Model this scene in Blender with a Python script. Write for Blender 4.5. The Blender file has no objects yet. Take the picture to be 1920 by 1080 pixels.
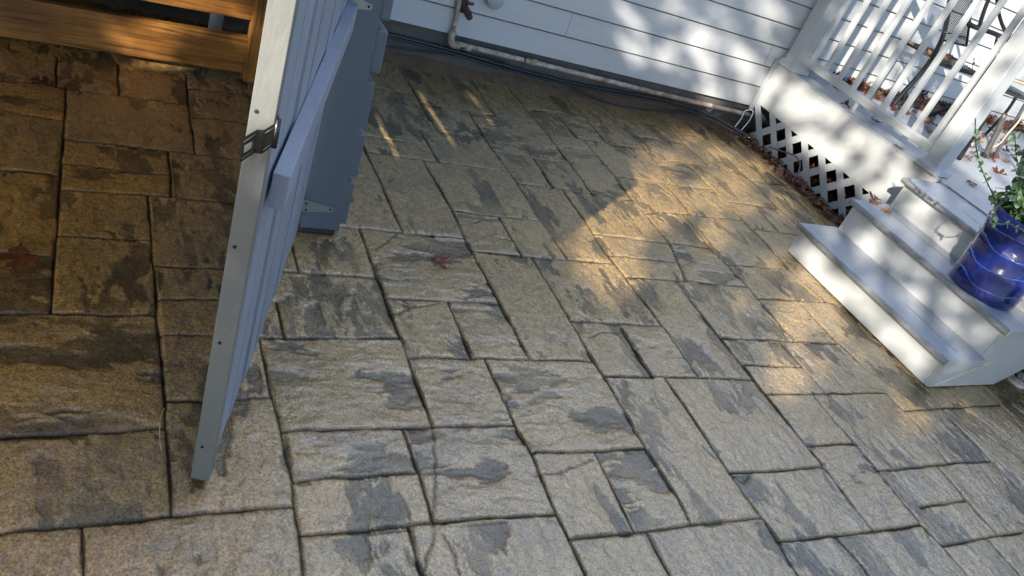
import bpy, math, random
import numpy as np
from mathutils import Vector, Matrix

# ------------------------------------------------------------------ camera
scene = bpy.context.scene
W_, H_ = 1920.0, 1080.0
FPX = 1503.4956
RC = np.array([[0.8617884609601031, -0.04021871784289603, -0.5056709436887691],
               [-0.37176389129136617, 0.6281464998268997, -0.6835375511902152],
               [0.34512643724860886, 0.7770549719873674, 0.526377538295275]])
CAM = np.array([0.0, 0.0, 1.8])
cd = bpy.data.cameras.new("camera"); cam = bpy.data.objects.new("camera", cd)
scene.collection.objects.link(cam)
M4 = Matrix([[*RC[0], 0.0], [*RC[1], 0.0], [*RC[2], CAM[2]], [0, 0, 0, 1]])
cam.matrix_world = M4
cd.sensor_fit = 'HORIZONTAL'; cd.sensor_width = 36.0; cd.lens = 36.0 * FPX / W_
cd.clip_start = 0.02; cd.clip_end = 500
scene.camera = cam

# ------------------------------------------------------------------ light
SUN_EL = 23.5
SUNH = np.array([0.8036, 0.5952])            # horizontal travel direction of the light
ce, se = math.cos(math.radians(SUN_EL)), math.sin(math.radians(SUN_EL))
SD = np.array([SUNH[0] * ce, SUNH[1] * ce, -se])
world = bpy.data.worlds.new("World"); scene.world = world; world.use_nodes = True
nt = world.node_tree; nt.nodes.clear()
sky = nt.nodes.new("ShaderNodeTexSky"); sky.sky_type = 'NISHITA'; sky.sun_disc = False
sky.ozone_density = 2.2; sky.dust_density = 0.4; sky.air_density = 1.0
sky.sun_elevation = math.radians(SUN_EL)
sky.sun_rotation = math.atan2(-SD[0], -SD[1])     # compass angle of the sun from +Y
bg = nt.nodes.new("ShaderNodeBackground"); bg.inputs[1].default_value = 0.11
wo = nt.nodes.new("ShaderNodeOutputWorld")
# unseen bright cloud added above the house to give the wet floor its sheen
tcw = nt.nodes.new("ShaderNodeTexCoord"); nzw = nt.nodes.new("ShaderNodeTexNoise"); nzw.inputs['Scale'].default_value = 3.2; nzw.inputs['Detail'].default_value = 7; nzw.inputs['Roughness'].default_value = .6
nt.links.new(tcw.outputs['Generated'], nzw.inputs['Vector'])
dpw = nt.nodes.new("ShaderNodeVectorMath"); dpw.operation = 'DOT_PRODUCT'; dpw.inputs[1].default_value = (0.372, 0.425, 0.825)
nt.links.new(tcw.outputs['Generated'], dpw.inputs[0])
mrw = nt.nodes.new("ShaderNodeMapRange"); mrw.inputs[1].default_value = .84; mrw.inputs[2].default_value = .99; mrw.inputs[3].default_value = 0; mrw.inputs[4].default_value = .36
nt.links.new(dpw.outputs['Value'], mrw.inputs[0])
adw = nt.nodes.new("ShaderNodeMath"); adw.operation = 'ADD'; nt.links.new(nzw.outputs[0], adw.inputs[0]); nt.links.new(mrw.outputs[0], adw.inputs[1])
crw = nt.nodes.new("ShaderNodeMapRange"); crw.inputs[1].default_value = .62; crw.inputs[2].default_value = .86; nt.links.new(adw.outputs[0], crw.inputs[0])
mxw = nt.nodes.new("ShaderNodeMix"); mxw.data_type = 'RGBA'; mxw.inputs[7].default_value = (14.0, 16.0, 20.0, 1)
nt.links.new(crw.outputs[0], mxw.inputs[0]); nt.links.new(sky.outputs[0], mxw.inputs[6])
nt.links.new(mxw.outputs[2], bg.inputs[0]); nt.links.new(bg.outputs[0], wo.inputs[0])
sl = bpy.data.lights.new("sun", 'SUN'); sl.energy = 4.2; sl.angle = math.radians(0.5)
sl.color = (1.0, 0.92, 0.80)
so = bpy.data.objects.new("sun", sl); scene.collection.objects.link(so)
so.rotation_euler = Vector(SD).to_track_quat('-Z', 'Y').to_euler()
so.location = (-6, -4, 6)
scene.view_settings.view_transform = 'Standard'
scene.view_settings.look = 'None'
scene.view_settings.exposure = 1.56
scene.view_settings.gamma = 1.0
scene.view_settings.use_curve_mapping = False
scene.cycles.max_bounces = 8

rnd = random.Random(7)
nrs = np.random.RandomState(11)

# pixel of the 1920x1080 photograph -> point on a plane of the place
def ray(p): return RC @ np.array([(p[0] - 960) / FPX, -(p[1] - 540) / FPX, -1.0])
def onZ(p, z=0.0): d = ray(p); return CAM + d * (z - CAM[2]) / d[2]
def onY(p, y): d = ray(p); return CAM + d * y / d[1]
def onX(p, x): d = ray(p); return CAM + d * x / d[0]

# ------------------------------------------------------------------ helpers
def nn(t, k, **kw):
    n = t.nodes.new(k)
    for a, v in kw.items(): setattr(n, a, v)
    return n
def mat(name, col, rough=0.5, metal=0.0, var=0.0, vscale=8.0, col2=None, bump=0.0, bscale=60.0,
        stretch=(1, 1, 1), coat=0.0, dirt=None, dscale=3.0, damt=0.4, spec=0.5):
    m = bpy.data.materials.new(name); m.use_nodes = True; t = m.node_tree
    b = t.nodes['Principled BSDF']; b.inputs['Roughness'].default_value = rough
    b.inputs['Metallic'].default_value = metal
    b.inputs['Coat Weight'].default_value = coat; b.inputs['Coat Roughness'].default_value = 0.08
    b.inputs['Specular IOR Level'].default_value = spec
    tc = nn(t, 'ShaderNodeTexCoord'); mp = nn(t, 'ShaderNodeMapping'); mp.inputs['Scale'].default_value = stretch
    t.links.new(tc.outputs['Object'], mp.inputs[0])
    n1 = nn(t, 'ShaderNodeTexNoise'); n1.inputs['Scale'].default_value = vscale; n1.inputs['Detail'].default_value = 8
    n1.inputs['Roughness'].default_value = 0.65
    t.links.new(mp.outputs[0], n1.inputs['Vector'])
    r = nn(t, 'ShaderNodeValToRGB'); c2 = col2 or tuple(max(0, c * (1 - var)) for c in col)
    r.color_ramp.elements[0].position = 0.35; r.color_ramp.elements[1].position = 0.68
    r.color_ramp.elements[0].color = (*c2, 1); r.color_ramp.elements[1].color = (*col, 1)
    t.links.new(n1.outputs[0], r.inputs[0]); out = r.outputs[0]
    if dirt:
        n3 = nn(t, 'ShaderNodeTexNoise'); n3.inputs['Scale'].default_value = dscale; n3.inputs['Detail'].default_value = 10
        n3.inputs['Roughness'].default_value = 0.75
        t.links.new(tc.outputs['Object'], n3.inputs['Vector'])
        r3 = nn(t, 'ShaderNodeValToRGB'); r3.color_ramp.elements[0].position = 0.52; r3.color_ramp.elements[1].position = 0.72
        r3.color_ramp.elements[1].color = (damt, damt, damt, 1); r3.color_ramp.elements[0].color = (0, 0, 0, 1)
        t.links.new(n3.outputs[0], r3.inputs[0])
        mx = nn(t, 'ShaderNodeMix', data_type='RGBA'); mx.inputs[7].default_value = (*dirt, 1)
        t.links.new(r3.outputs[0], mx.inputs[0]); t.links.new(out, mx.inputs[6]); out = mx.outputs[2]
    t.links.new(out, b.inputs['Base Color'])
    if bump:
        n2 = nn(t, 'ShaderNodeTexNoise'); n2.inputs['Scale'].default_value = bscale; n2.inputs['Detail'].default_value = 6
        t.links.new(mp.outputs[0], n2.inputs['Vector'])
        bp = nn(t, 'ShaderNodeBump'); bp.inputs['Strength'].default_value = bump; bp.inputs['Distance'].default_value = 0.01
        t.links.new(n2.outputs[0], bp.inputs['Height']); t.links.new(bp.outputs[0], b.inputs['Normal'])
    return m

class MB:
    def __init__(s): s.v = []; s.f = []
    def add(s, vs, fs):
        o = len(s.v); s.v += [tuple(map(float, p)) for p in vs]; s.f += [tuple(i + o for i in f) for f in fs]; return s
    def hexa(s, c):      # 8 corners: bottom 0-3 ccw, top 4-7
        return s.add(c, [(3, 2, 1, 0), (4, 5, 6, 7), (0, 1, 5, 4), (1, 2, 6, 5), (2, 3, 7, 6), (3, 0, 4, 7)])
    def box(s, x0, x1, y0, y1, z0, z1, lean=(0, 0)):
        c = [(x, y, z) for z in (z0, z1) for x, y in ((x0, y0), (x1, y0), (x1, y1), (x0, y1))]
        return s.hexa([(x + lean[0] * z, y + lean[1] * z, z) for x, y, z in c])
    def obox(s, o, ux, uy, uz):   # origin + three edge vectors
        o, ux, uy, uz = map(np.array, (o, ux, uy, uz))
        return s.hexa([o, o + ux, o + ux + uy, o + uy, o + uz, o + ux + uz, o + ux + uy + uz, o + uy + uz])
    def tube(s, pts, r, n=10, caps=True, closed=False):
        P = [np.array(p, float) for p in pts]; m = len(P); R_ = r if hasattr(r, '__len__') else [r] * m
        o = len(s.v); prev = None
        for i, p in enumerate(P):
            if closed: t = P[(i + 1) % m] - P[i - 1]
            else: t = P[min(i + 1, m - 1)] - P[max(i - 1, 0)]
            t /= np.linalg.norm(t) + 1e-12
            if prev is None:
                a = np.array([0, 0, 1.0]) if abs(t[2]) < .9 else np.array([1.0, 0, 0])
                u = np.cross(t, a)
            else: u = prev - t * (prev @ t)
            u /= np.linalg.norm(u) + 1e-12; prev = u; w = np.cross(t, u)
            for k in range(n):
                q = 2 * math.pi * k / n; s.v.append(tuple(p + R_[i] * (math.cos(q) * u + math.sin(q) * w)))
        for i in range(m if closed else m - 1):
            j = (i + 1) % m
            for k in range(n):
                l = (k + 1) % n; s.f.append((o + i * n + k, o + i * n + l, o + j * n + l, o + j * n + k))
        if caps and not closed:
            s.f.append(tuple(o + k for k in range(n))[::-1]); s.f.append(tuple(o + (m - 1) * n + k for k in range(n)))
        return s
    def lathe(s, prof, c, n=40, axis=None, cap=True):    # prof [(r,z)]
        o = len(s.v)
        for r, z in prof:
            for k in range(n):
                q = 2 * math.pi * k / n; s.v.append((c[0] + r * math.cos(q), c[1] + r * math.sin(q), c[2] + z))
        for i in range(len(prof) - 1):
            for k in range(n):
                l = (k + 1) % n; s.f.append((o + i * n + k, o + i * n + l, o + (i + 1) * n + l, o + (i + 1) * n + k))
        if cap:
            s.f.append(tuple(o + k for k in range(n))[::-1]); s.f.append(tuple(o + (len(prof) - 1) * n + k for k in range(n)))
        return s
    def prism(s, poly, ext):
        n = len(poly); e = np.array(ext, float); a = [np.array(p, float) for p in poly]
        return s.add(a + [p + e for p in a], [tuple(range(n))[::-1], tuple(range(n, 2 * n))] +
                     [(i, (i + 1) % n, n + (i + 1) % n, n + i) for i in range(n)])
    def build(s, name, m, parent=None, smooth=False, bevel=0.0, seg=2):
        me = bpy.data.meshes.new(name); me.from_pydata(s.v, [], s.f); me.update()
        if m: me.materials.append(m)
        o = bpy.data.objects.new(name, me); scene.collection.objects.link(o)
        bm_fix(me)
        if parent is not None:
            o.parent = parent; o.matrix_parent_inverse = parent.matrix_world.inverted() if False else Matrix.Translation(-parent.location)
        if smooth: me.polygons.foreach_set('use_smooth', [True] * len(me.polygons))
        if bevel:
            b = o.modifiers.new('bevel', 'BEVEL'); b.width = bevel; b.segments = seg; b.limit_method = 'ANGLE'
            b.angle_limit = math.radians(40)
        return o
def bm_fix(me):
    import bmesh
    if len(me.vertices) > 60000: return
    b = bmesh.new(); b.from_mesh(me); bmesh.ops.recalc_face_normals(b, faces=b.faces); b.to_mesh(me); b.free()
def tag(o, label=None, cat=None, group=None, kind=None):
    if label: o['label'] = label
    if cat: o['category'] = cat
    if group: o['group'] = group
    if kind: o['kind'] = kind
    return o
def thing(name, loc, label, cat, group=None):
    o = bpy.data.objects.new(name, None); scene.collection.objects.link(o); o.location = loc
    o.empty_display_size = 0.1
    return tag(o, label, cat, group)
def smoothpts(pts, n=6):        # Catmull-Rom
    P = [np.array(p, float) for p in pts]; P = [2 * P[0] - P[1]] + P + [2 * P[-1] - P[-2]]; out = []
    for i in range(1, len(P) - 2):
        for k in range(n):
            t = k / n; a, b, c, d = P[i - 1:i + 3]
            out.append(0.5 * ((2 * b) + (c - a) * t + (2 * a - 5 * b + 4 * c - d) * t * t + (3 * b - a - 3 * c + d) * t ** 3))
    out.append(P[-2]); return out

# ------------------------------------------------------------------ materials
M = {}
M['white'] = mat('white_paint', (.40, .41, .41), .45, var=.1, vscale=3, bump=.05, bscale=90, dirt=(.4, .37, .31), dscale=5, damt=.22)
M['vinyl'] = mat('white_vinyl', (.345, .36, .365), .35, var=.05, dirt=(.45, .43, .36), dscale=9, damt=.2)
M['siding'] = mat('pale_siding_paint', (.44, .445, .45), .5, var=.06, vscale=2.5, bump=.06, bscale=25, stretch=(1, 6, 12), dirt=(.36, .36, .34), dscale=4, damt=.22)
M['grayfloor'] = mat('gray_floor_paint', (.35, .37, .40), .42, var=.14, vscale=5, stretch=(6, 1, 1), bump=.1, bscale=45, dirt=(.22, .2, .17), dscale=7, damt=.45)
M['nose'] = mat('worn_dirty_tread_nosing', (.25, .265, .28), .5, var=.35, vscale=9, col2=(.12, .115, .105), stretch=(3, 1, 3), bump=.3, bscale=60)
M['found'] = mat('grey_foundation_concrete', (.105, .10, .095), .85, var=.3, vscale=12, bump=.35, bscale=70, dirt=(.14, .10, .06), dscale=3.5, damt=.6)
M['gate'] = mat('blue_grey_gate_paint', (.26, .28, .335), .5, var=.25, vscale=6, bump=.12, bscale=120, stretch=(1, 1, .25), dirt=(.13, .15, .2), dscale=40, damt=.3)
M['gatelight'] = mat('weathered_pale_gate_edge_paint', (.15, .155, .148), .45, var=.18, vscale=5, bump=.15, bscale=80, stretch=(1, 1, .4), dirt=(.2, .2, .2), dscale=14, damt=.3)
M['fence'] = mat('blue_grey_fence_paint', (.11, .125, .145), .55, var=.12, vscale=7, bump=.3, bscale=70, stretch=(1, 1, .15), dirt=(.1, .12, .15), dscale=25, damt=.25)
M['raw'] = mat('raw_brown_wood', (.23, .13, .06), .7, var=.4, vscale=9, stretch=(1, 1, .2))
M['rot'] = mat('rotten_dark_wood', (.03, .022, .016), .7, var=.5, vscale=25, bump=.8, bscale=70)
M['galv'] = mat('galvanised_steel', (.30, .31, .30), .4, metal=.6, var=.15, dirt=(.2, .13, .08), dscale=60, damt=.3)
M['black'] = mat('black_enamel', (.006, .006, .007), .35, coat=.1)
M['darkmetal'] = mat('dark_bronze_metal', (.008, .007, .006), .5, metal=.0, var=.4, vscale=30, dirt=(.05, .04, .03), dscale=30, damt=.4)
M['greymetal'] = mat('worn_grey_metal', (.13, .12, .115), .45, metal=.4, var=.3, vscale=20)
M['hole'] = mat('dark_hole', (.01, .01, .01), .9)
M['cable'] = mat('black_cable', (.012, .013, .017), .3, coat=.2)
M['pipe'] = mat('rusty_white_pipe', (.50, .49, .44), .5, col2=(.20, .10, .045), vscale=14, bump=.3, bscale=90, dirt=(.15, .05, .02), dscale=26, damt=.85)
M['rust'] = mat('rusted_iron', (.10, .05, .035), .7, var=.6, vscale=40, bump=.5, bscale=120)
M['brownwood'] = None
M['soil'] = mat('dark_soil', (.045, .03, .02), .95, var=.5, vscale=40, bump=1, bscale=60)
M['mulch'] = mat('brown_mulch', (.13, .07, .04), .95, var=.6, vscale=60, bump=1, bscale=80)
M['blue'] = mat('cobalt_blue_glaze', (.010, .020, .15), .12, col2=(.004, .007, .05), vscale=9, bump=.15, bscale=24, coat=.6, dirt=(.02, .05, .22), dscale=16, damt=.45)
M['bluerim'] = mat('light_blue_glaze_ridge', (.035, .08, .34), .12, col2=(.010, .02, .15), vscale=20, bump=.2, bscale=60, coat=.7)
M['terra'] = mat('bare_clay', (.30, .12, .05), .8, var=.3)
M['roof'] = mat('roof_shingle', (.07, .065, .06), .9, var=.3, vscale=30)
M['stone'] = mat('grey_rock', (.16, .15, .14), .8, var=.4, vscale=12, bump=.5, bscale=40)
M['string'] = mat('white_string', (.75, .75, .72), .6)
M['rope'] = mat('dry_tan_stick', (.55, .42, .25), .7, var=.2, vscale=60)
M['whitepvc'] = mat('dull_white_plastic_pipe', (.55, .6, .62), .5, var=.2)

def wood_mat(name, ax):
    m = bpy.data.materials.new(name); m.use_nodes = True; t = m.node_tree; b = t.nodes['Principled BSDF']
    b.inputs['Roughness'].default_value = .42
    tc = nn(t, 'ShaderNodeTexCoord'); mp = nn(t, 'ShaderNodeMapping')
    mp.inputs['Scale'].default_value = (.9, 6, 26) if ax == 'x' else (22, 8, .9)
    t.links.new(tc.outputs['Object'], mp.inputs[0])
    wv = nn(t, 'ShaderNodeTexNoise'); wv.inputs['Scale'].default_value = 3.0; wv.inputs['Detail'].default_value = 5
    wv.inputs['Roughness'].default_value = .6; wv.inputs['Distortion'].default_value = .6
    t.links.new(mp.outputs[0], wv.inputs['Vector'])
    r = nn(t, 'ShaderNodeValToRGB'); r.color_ramp.elements[0].color = (.10, .042, .008, 1); r.color_ramp.elements[1].color = (.30, .135, .03, 1)
    r.color_ramp.elements[0].position = 0.36; r.color_ramp.elements[1].position = .58
    t.links.new(wv.outputs[0], r.inputs[0])
    n = nn(t, 'ShaderNodeTexNoise'); n.inputs['Scale'].default_value = 3.5; n.inputs['Detail'].default_value = 9; t.links.new(tc.outputs['Object'], n.inputs[0])
    r2 = nn(t, 'ShaderNodeValToRGB'); r2.color_ramp.elements[0].position = .38; r2.color_ramp.elements[1].position = .6
    r2.color_ramp.elements[0].color = (.55, .5, .45, 1); r2.color_ramp.elements[1].color = (1, 1, 1, 1)
    t.links.new(n.outputs[0], r2.inputs[0])
    mx = nn(t, 'ShaderNodeMix', data_type='RGBA', blend_type='MULTIPLY'); mx.inputs[0].default_value = 1
    t.links.new(r.outputs[0], mx.inputs[6]); t.links.new(r2.outputs[0], mx.inputs[7])
    t.links.new(mx.outputs[2], b.inputs['Base Color'])
    bp = nn(t, 'ShaderNodeBump'); bp.inputs['Strength'].default_value = .25; bp.inputs['Distance'].default_value = .004
    t.links.new(wv.outputs[0], bp.inputs['Height']); t.links.new(bp.outputs[0], b.inputs['Normal'])
    return m
M['woodx'] = wood_mat('stained_pine_board', 'x'); M['woodz'] = wood_mat('stained_pine_post', 'z')
def leaf_mat(name, c1, c2, rough=.45):
    m = mat(name, c1, rough, col2=c2, vscale=18, bump=.2, bscale=60, coat=.15)
    return m
M['leaf_rust'] = leaf_mat('rust_oak_leaf', (.17, .062, .03), (.09, .03, .014))
M['leaf_tan'] = leaf_mat('tan_oak_leaf', (.30, .165, .08), (.13, .065, .032))
M['leaf_dark'] = leaf_mat('dark_wet_oak_leaf', (.10, .025, .012), (.035, .010, .006), .25)
M['leaf_red'] = leaf_mat('red_wet_oak_leaf', (.24, .06, .02), (.11, .025, .010), .2)
M['green'] = mat('green_vine_leaf', (.07, .13, .05), .4, col2=(.035, .09, .03), vscale=25, dirt=(.42, .5, .2), dscale=35, damt=.7)
M['stem'] = mat('dark_vine_stem', (.03, .04, .02), .6)
M['dapple_treeleaf'] = mat('dapple_tree_leaf', (.09, .08, .03), .6, var=.4)
M['bark'] = mat('grey_bark', (.12, .10, .08), .9, var=.4, vscale=20, bump=.8, bscale=30, stretch=(1, 1, .2))
JOINTS_A='''125,163 107,420 95,583
279,368 295,600 307,720 322,965
107,103 106,160
222,118 222,175
350,138 353,195
357,197 367,285
318,287 323,368
152,988 157,1080
487,630 503,720 527,807 547,897 570,1080
547,450 560,507
515,543 533,625
675,428 707,517 752,633 783,720 812,798
742,400 755,433
680,267 720,353 755,433
795,300 848,393 873,447 937,567 992,667
753,130 783,180 820,243
788,242 822,302
890,157 928,216
878,208 930,287 968,338 1007,400 1062,483
935,403 977,477
997,480 1068,598 1113,675 1143,720 1213,840 1273,933 1297,983
960,170 1000,220 1027,250 1107,357
1045,213 1083,257
1097,263 1150,327 1187,373
1210,400 1255,453 1287,525
1055,353 1088,400 1153,493 1187,533 1240,607 1312,705
1002,295 1038,350
1073,193 1140,267
1137,202 1187,253 1210,280 1270,345
1240,223 1277,260 1329,311
1247,344 1297,400
1283,402 1333,462 1400,533 1490,638
840,565 883,665
910,673 933,720 967,797 998,850 1043,960 1102,1080
1163,610 1223,703
1247,708 1280,753 1370,887 1463,1013 1500,1080
1270,530 1353,633 1423,720 1513,833 1567,900 1637,990
1290,308 1364,380 1418,437 1480,503 1547,563
1500,567 1573,642 1627,693
1467,642 1550,737
1523,738 1557,777 1603,830 1650,883 1730,983 1770,1023 1813,1073
1650,723 1703,775 1780,868
1773,887 1813,937 1870,1000
1870,1027 1917,1080
1770,767 1860,863 1910,910
1847,727 1900,780
1790,737 1810,758
1570,1003 1637,1080
757,805 783,880 813,973
767,990 793,1080
1117,848 1143,900 1190,993
1217,1000 1260,1080
1313,251 1362,292 1409,339 1462,391 1493,420
1413,384 1464,436
1410,302 1449,340
1476,356 1540,418'''
JOINTS_B='''0,148 107,158
107,164 222,178 352,195
353,162 467,175
360,217 460,228
0,205 117,223
125,260 367,285 447,296
123,305 318,325
0,315 113,325
117,353 318,368 440,378
110,440 283,448
0,470 100,477
0,583 295,588
295,496 418,501
298,559 407,559
302,627 398,626
0,817 310,802
312,749 380,748
447,744 503,741
0,997 320,966 547,948
528,506 707,518
508,562 523,563
488,627 748,632
642,423 753,433 872,447
787,240 823,245 915,258
683,252 800,270
692,283 822,302 950,320
797,192 928,216 1010,232
697,162 775,174
987,202 1107,220
1023,247 1140,267 1207,280
930,282 1002,295 1060,303
977,342 1055,353 1187,373
848,393 935,403 1013,412
1160,330 1267,346 1333,354
1187,253 1277,267
1227,295 1384,320
1205,390 1240,396 1389,411
888,469 997,480 1153,493
730,557 937,568
1070,600 1240,610
768,667 1117,676
1133,705 1312,706 1412,710
1440,738 1527,737 1657,737
1703,767 1770,764 1873,758
1513,835 1600,830
1370,886 1540,875
1650,882 1780,868 1860,863
1280,986 1423,970
1463,1013 1570,1003 1730,982
1730,948 1810,938
1770,1022 1873,1003 1920,997
530,808 640,805 807,798 963,798
993,850 1117,845 1213,840
550,900 640,893 777,885
567,1003 813,978 1043,963
1073,1010 1190,997 1280,987
1117,437 1227,452 1333,462
1147,477 1257,487
1177,518 1287,525 1400,536
1365,494 1483,504
1422,558 1563,566
1353,632 1463,638 1570,643
1395,683 1502,687
1358,376 1460,390
1407,337 1478,346
1404,426 1498,440'''

# ------------------------------------------------------------------ PATIO: stamped concrete, joints pressed into one sheet
def vnoise(x, y, seed):
    xi = np.floor(x).astype(np.int64); yi = np.floor(y).astype(np.int64); fx = x - xi; fy = y - yi
    fx = fx * fx * (3 - 2 * fx); fy = fy * fy * (3 - 2 * fy)
    def hsh(a, b):
        h = (a * 374761393 + b * 668265263 + seed * 1442695041) & 0xFFFFFFFF
        h = ((h ^ (h >> 13)) * 1274126177) & 0xFFFFFFFF
        return ((h ^ (h >> 16)) & 0xFFFF) / 65535.0
    return (hsh(xi, yi) * (1 - fx) + hsh(xi + 1, yi) * fx) * (1 - fy) + (hsh(xi, yi + 1) * (1 - fx) + hsh(xi + 1, yi + 1) * fx) * fy
def fbm(x, y, seed, o=4, g=.5):
    s = 0; a = 1; t = 0
    for k in range(o):
        s = s + a * vnoise(x * 2 ** k + 17.3 * k, y * 2 ** k + 5.1 * k, seed + k); t += a; a *= g
    return s / t
HA = math.radians(451.43072096)              # slab frame is turned this much against the house frame
cA, sA = math.cos(HA), math.sin(HA)
def toA(p): return np.array([cA * p[0] - sA * p[1], sA * p[0] + cA * p[1]])
segs = []
def parse(s): return [[toA(onZ(tuple(float(v) for v in q.split(',')))) for q in l.split()] for l in s.strip().split('\n')]
PA, PB = parse(JOINTS_A), parse(JOINTS_B)
def ext(pl, i, d):
    a, b = (pl[0], pl[1]) if i == 0 else (pl[-1], pl[-2])
    u = (a - b) / np.linalg.norm(a - b); q = a + u * d
    if i == 0: pl[0] = q
    else: pl[-1] = q
def snap(L, O, k):
    for pl in L:
        for i in (0, -1):
            p = pl[i]; best = None
            for o in O:
                for a, b in zip(o[:-1], o[1:]):
                    d = b - a; t = max(0, min(1, ((p - a) @ d) / (d @ d))); q = a + d * t; e = np.linalg.norm(q - p)
                    if e < .06 and (best is None or e < best[0]): best = (e, q)
            if best: pl[i] = best[1].copy()
snap(PB, PA, 0); snap(PA, PB, 1)
# carry joints that leave the picture a little further
LOWX, HIX, LOWY = -4.8, .9, -.75
for pl, src in zip(PA, JOINTS_A.strip().split('\n')):
    if float(src.split()[-1].split(',')[1]) >= 1073: ext(pl, 1, .5)
    if float(src.split()[0].split(',')[1]) < 205 and pl[0][0] < -4.3: ext(pl, 0, .15)
for pl, src in zip(PB, JOINTS_B.strip().split('\n')):
    if float(src.split()[0].split(',')[0]) == 0: ext(pl, 0, .45)
lines = PA + PB
# joints beyond the picture, so the floor goes on: a plain running pattern
yy = -.55
PA.append([np.array([-4.6, yy]), np.array([1.2, yy])]); lines.append(PA[-1])
for l in lines:
    for a, b in zip(l[:-1], l[1:]): segs.append((a, b))
def axis_nodes(lo, hi, d0, out, dmax):
    a = list(np.arange(lo, hi, d0)); s = d0
    while a[-1] < out[1]: s = min(s * 1.25, dmax); a.append(a[-1] + s)
    s = d0; pre = [lo]
    while pre[-1] > out[0]: s = min(s * 1.25, dmax); pre.append(pre[-1] - s)
    return np.array(pre[:0:-1] + a)
GX = axis_nodes(-4.64, -.42, .0055, (-5.0, 6.0), .4)
GY = axis_nodes(-.62, 4.72, .0055, (-8.0, 4.74), .4)
XX, YY = np.meshgrid(GX, GY, indexing='ij'); nx, ny = XX.shape
wx = XX + .010 * (fbm(XX * 9, YY * 9, 5, 3) - .5); wy = YY + .010 * (fbm(XX * 9, YY * 9, 9, 3) - .5)
dist = np.full(XX.shape, 1.0); 
for a, b in segs:
    r = .09
    i0, i1 = np.searchsorted(GX, [min(a[0], b[0]) - r, max(a[0], b[0]) + r]); j0, j1 = np.searchsorted(GY, [min(a[1], b[1]) - r, max(a[1], b[1]) + r])
    if i1 <= i0 or j1 <= j0: continue
    px = wx[i0:i1, j0:j1] - a[0]; py = wy[i0:i1, j0:j1] - a[1]; d = b - a; L2 = d @ d
    t = np.clip((px * d[0] + py * d[1]) / L2, 0, 1); dd = np.hypot(px - t * d[0], py - t * d[1])
    dist[i0:i1, j0:j1] = np.minimum(dist[i0:i1, j0:j1], dd)
# slab ids by flood fill on a coarse grid
cs = .02; cx0, cy0 = GX[0], GY[0]; cw = int((GX[-1] - cx0) / cs) + 2; ch = int((GY[-1] - cy0) / cs) + 2
wall_ = np.zeros((cw, ch), bool)
for a, b in segs:
    L = np.linalg.norm(b - a); n = int(L / (cs * .3)) + 2; u = (b - a) / max(L, 1e-9)
    for t in np.linspace(-.035, L + .035, n + 8):
        q = a + u * t; i, j = int((q[0] - cx0) / cs), int((q[1] - cy0) / cs)
        if 0 <= i < cw and 0 <= j < ch: wall_[i, j] = True
lab = np.zeros((cw, ch), np.int32); cur = 0
for i in range(cw):
    for j in range(ch):
        if wall_[i, j] or lab[i, j]: continue
        cur += 1; st = [(i, j)]; lab[i, j] = cur
        while st:
            p, q = st.pop()
            for r_, s_ in ((p + 1, q), (p - 1, q), (p, q + 1), (p, q - 1)):
                if 0 <= r_ < cw and 0 <= s_ < ch and not wall_[r_, s_] and not lab[r_, s_]: lab[r_, s_] = cur; st.append((r_, s_))
for _ in range(3):
    for ax in (0, 1):
        for s_ in (1, -1):
            sh = np.roll(lab, s_, ax); lab = np.where(lab == 0, sh, lab)
I = np.clip(((XX - cx0) / cs).astype(int), 0, cw - 1); J = np.clip(((YY - cy0) / cs).astype(int), 0, ch - 1)
SID = lab[I, J]
tab = nrs.rand(cur + 1, 6); S = tab[SID]
ox, oy = S[..., 0] * 91, S[..., 1] * 57
flip = S[..., 2] > .35
ax_ = np.where(flip, 1.0, 2.4); ay_ = np.where(flip, 2.4, 1.0)
# cleft slate layers: terraces of a warped noise
qx, qy = XX * 4.0 * ax_ + ox, YY * 4.0 * ay_ + oy
wpx = fbm(qx * 2.1, qy * 2.1, 31, 3) - .5; wpy = fbm(qx * 2.1, qy * 2.1, 47, 3) - .5
f1 = fbm(qx + wpx * .9, qy + wpy * .9, 63, 5, .52)
lv = f1 * 9.0; fl = np.floor(lv); fr = lv - fl
stp = np.clip((fr - .88) / .12, 0, 1); ter = (fl + stp * stp * (3 - 2 * stp)) / 9.0
edge = np.exp(-((fr - .92) / .07) ** 2)
fc = f1 + .24 * (fbm(XX * 13 * ax_ + oy, YY * 13 * ay_ + ox, 91, 4, .6) - .5); chip = np.clip((.418 - fc) / .024, 0, 1) ** .8 * np.clip(.55 + 1.3 * (fbm(XX * 6, YY * 6, 95, 3) - .3), .3, 1)                 # low flakes keep the dark release colour
hi = np.clip((f1 - .60) / .03, 0, 1)
fine = fbm(XX * 55, YY * 55, 77, 4, .6); mid = fbm(XX * 14 + ox, YY * 14 + oy, 81, 4, .55)
gw = .0026 + .0036 * fbm(XX * 7, YY * 7, 101, 3)
groove = np.exp(-(dist / (gw * 1.08)) ** 4.0)
lip = np.exp(-(dist / (.007 + .018 * fbm(XX * 11 + 3, YY * 11, 105, 3) ** 1.5)) ** 2)
ZZ = .015 * (ter - .5) + .0022 * (mid - .5) + .0015 * (fine - .5) + .0050 * (np.abs(fbm(XX * 17 + ox + 2 * wpx, YY * 17 + oy + 2 * wpy, 171, 4, .62) - .5) - .1) * np.clip((fbm(XX * 2.3 + 7, YY * 2.3, 177, 3) - .42) * 6, 0, 1.3) - .0075 * groove - .0038 * lip * np.clip(2.2 * fbm(XX * 16, YY * 16, 301, 3) - .5, 0, 1.4) \
    - .0028 * chip + .004 * (fbm(XX * 1.1, YY * 1.1, 130, 2) - .5) - .0035
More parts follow.
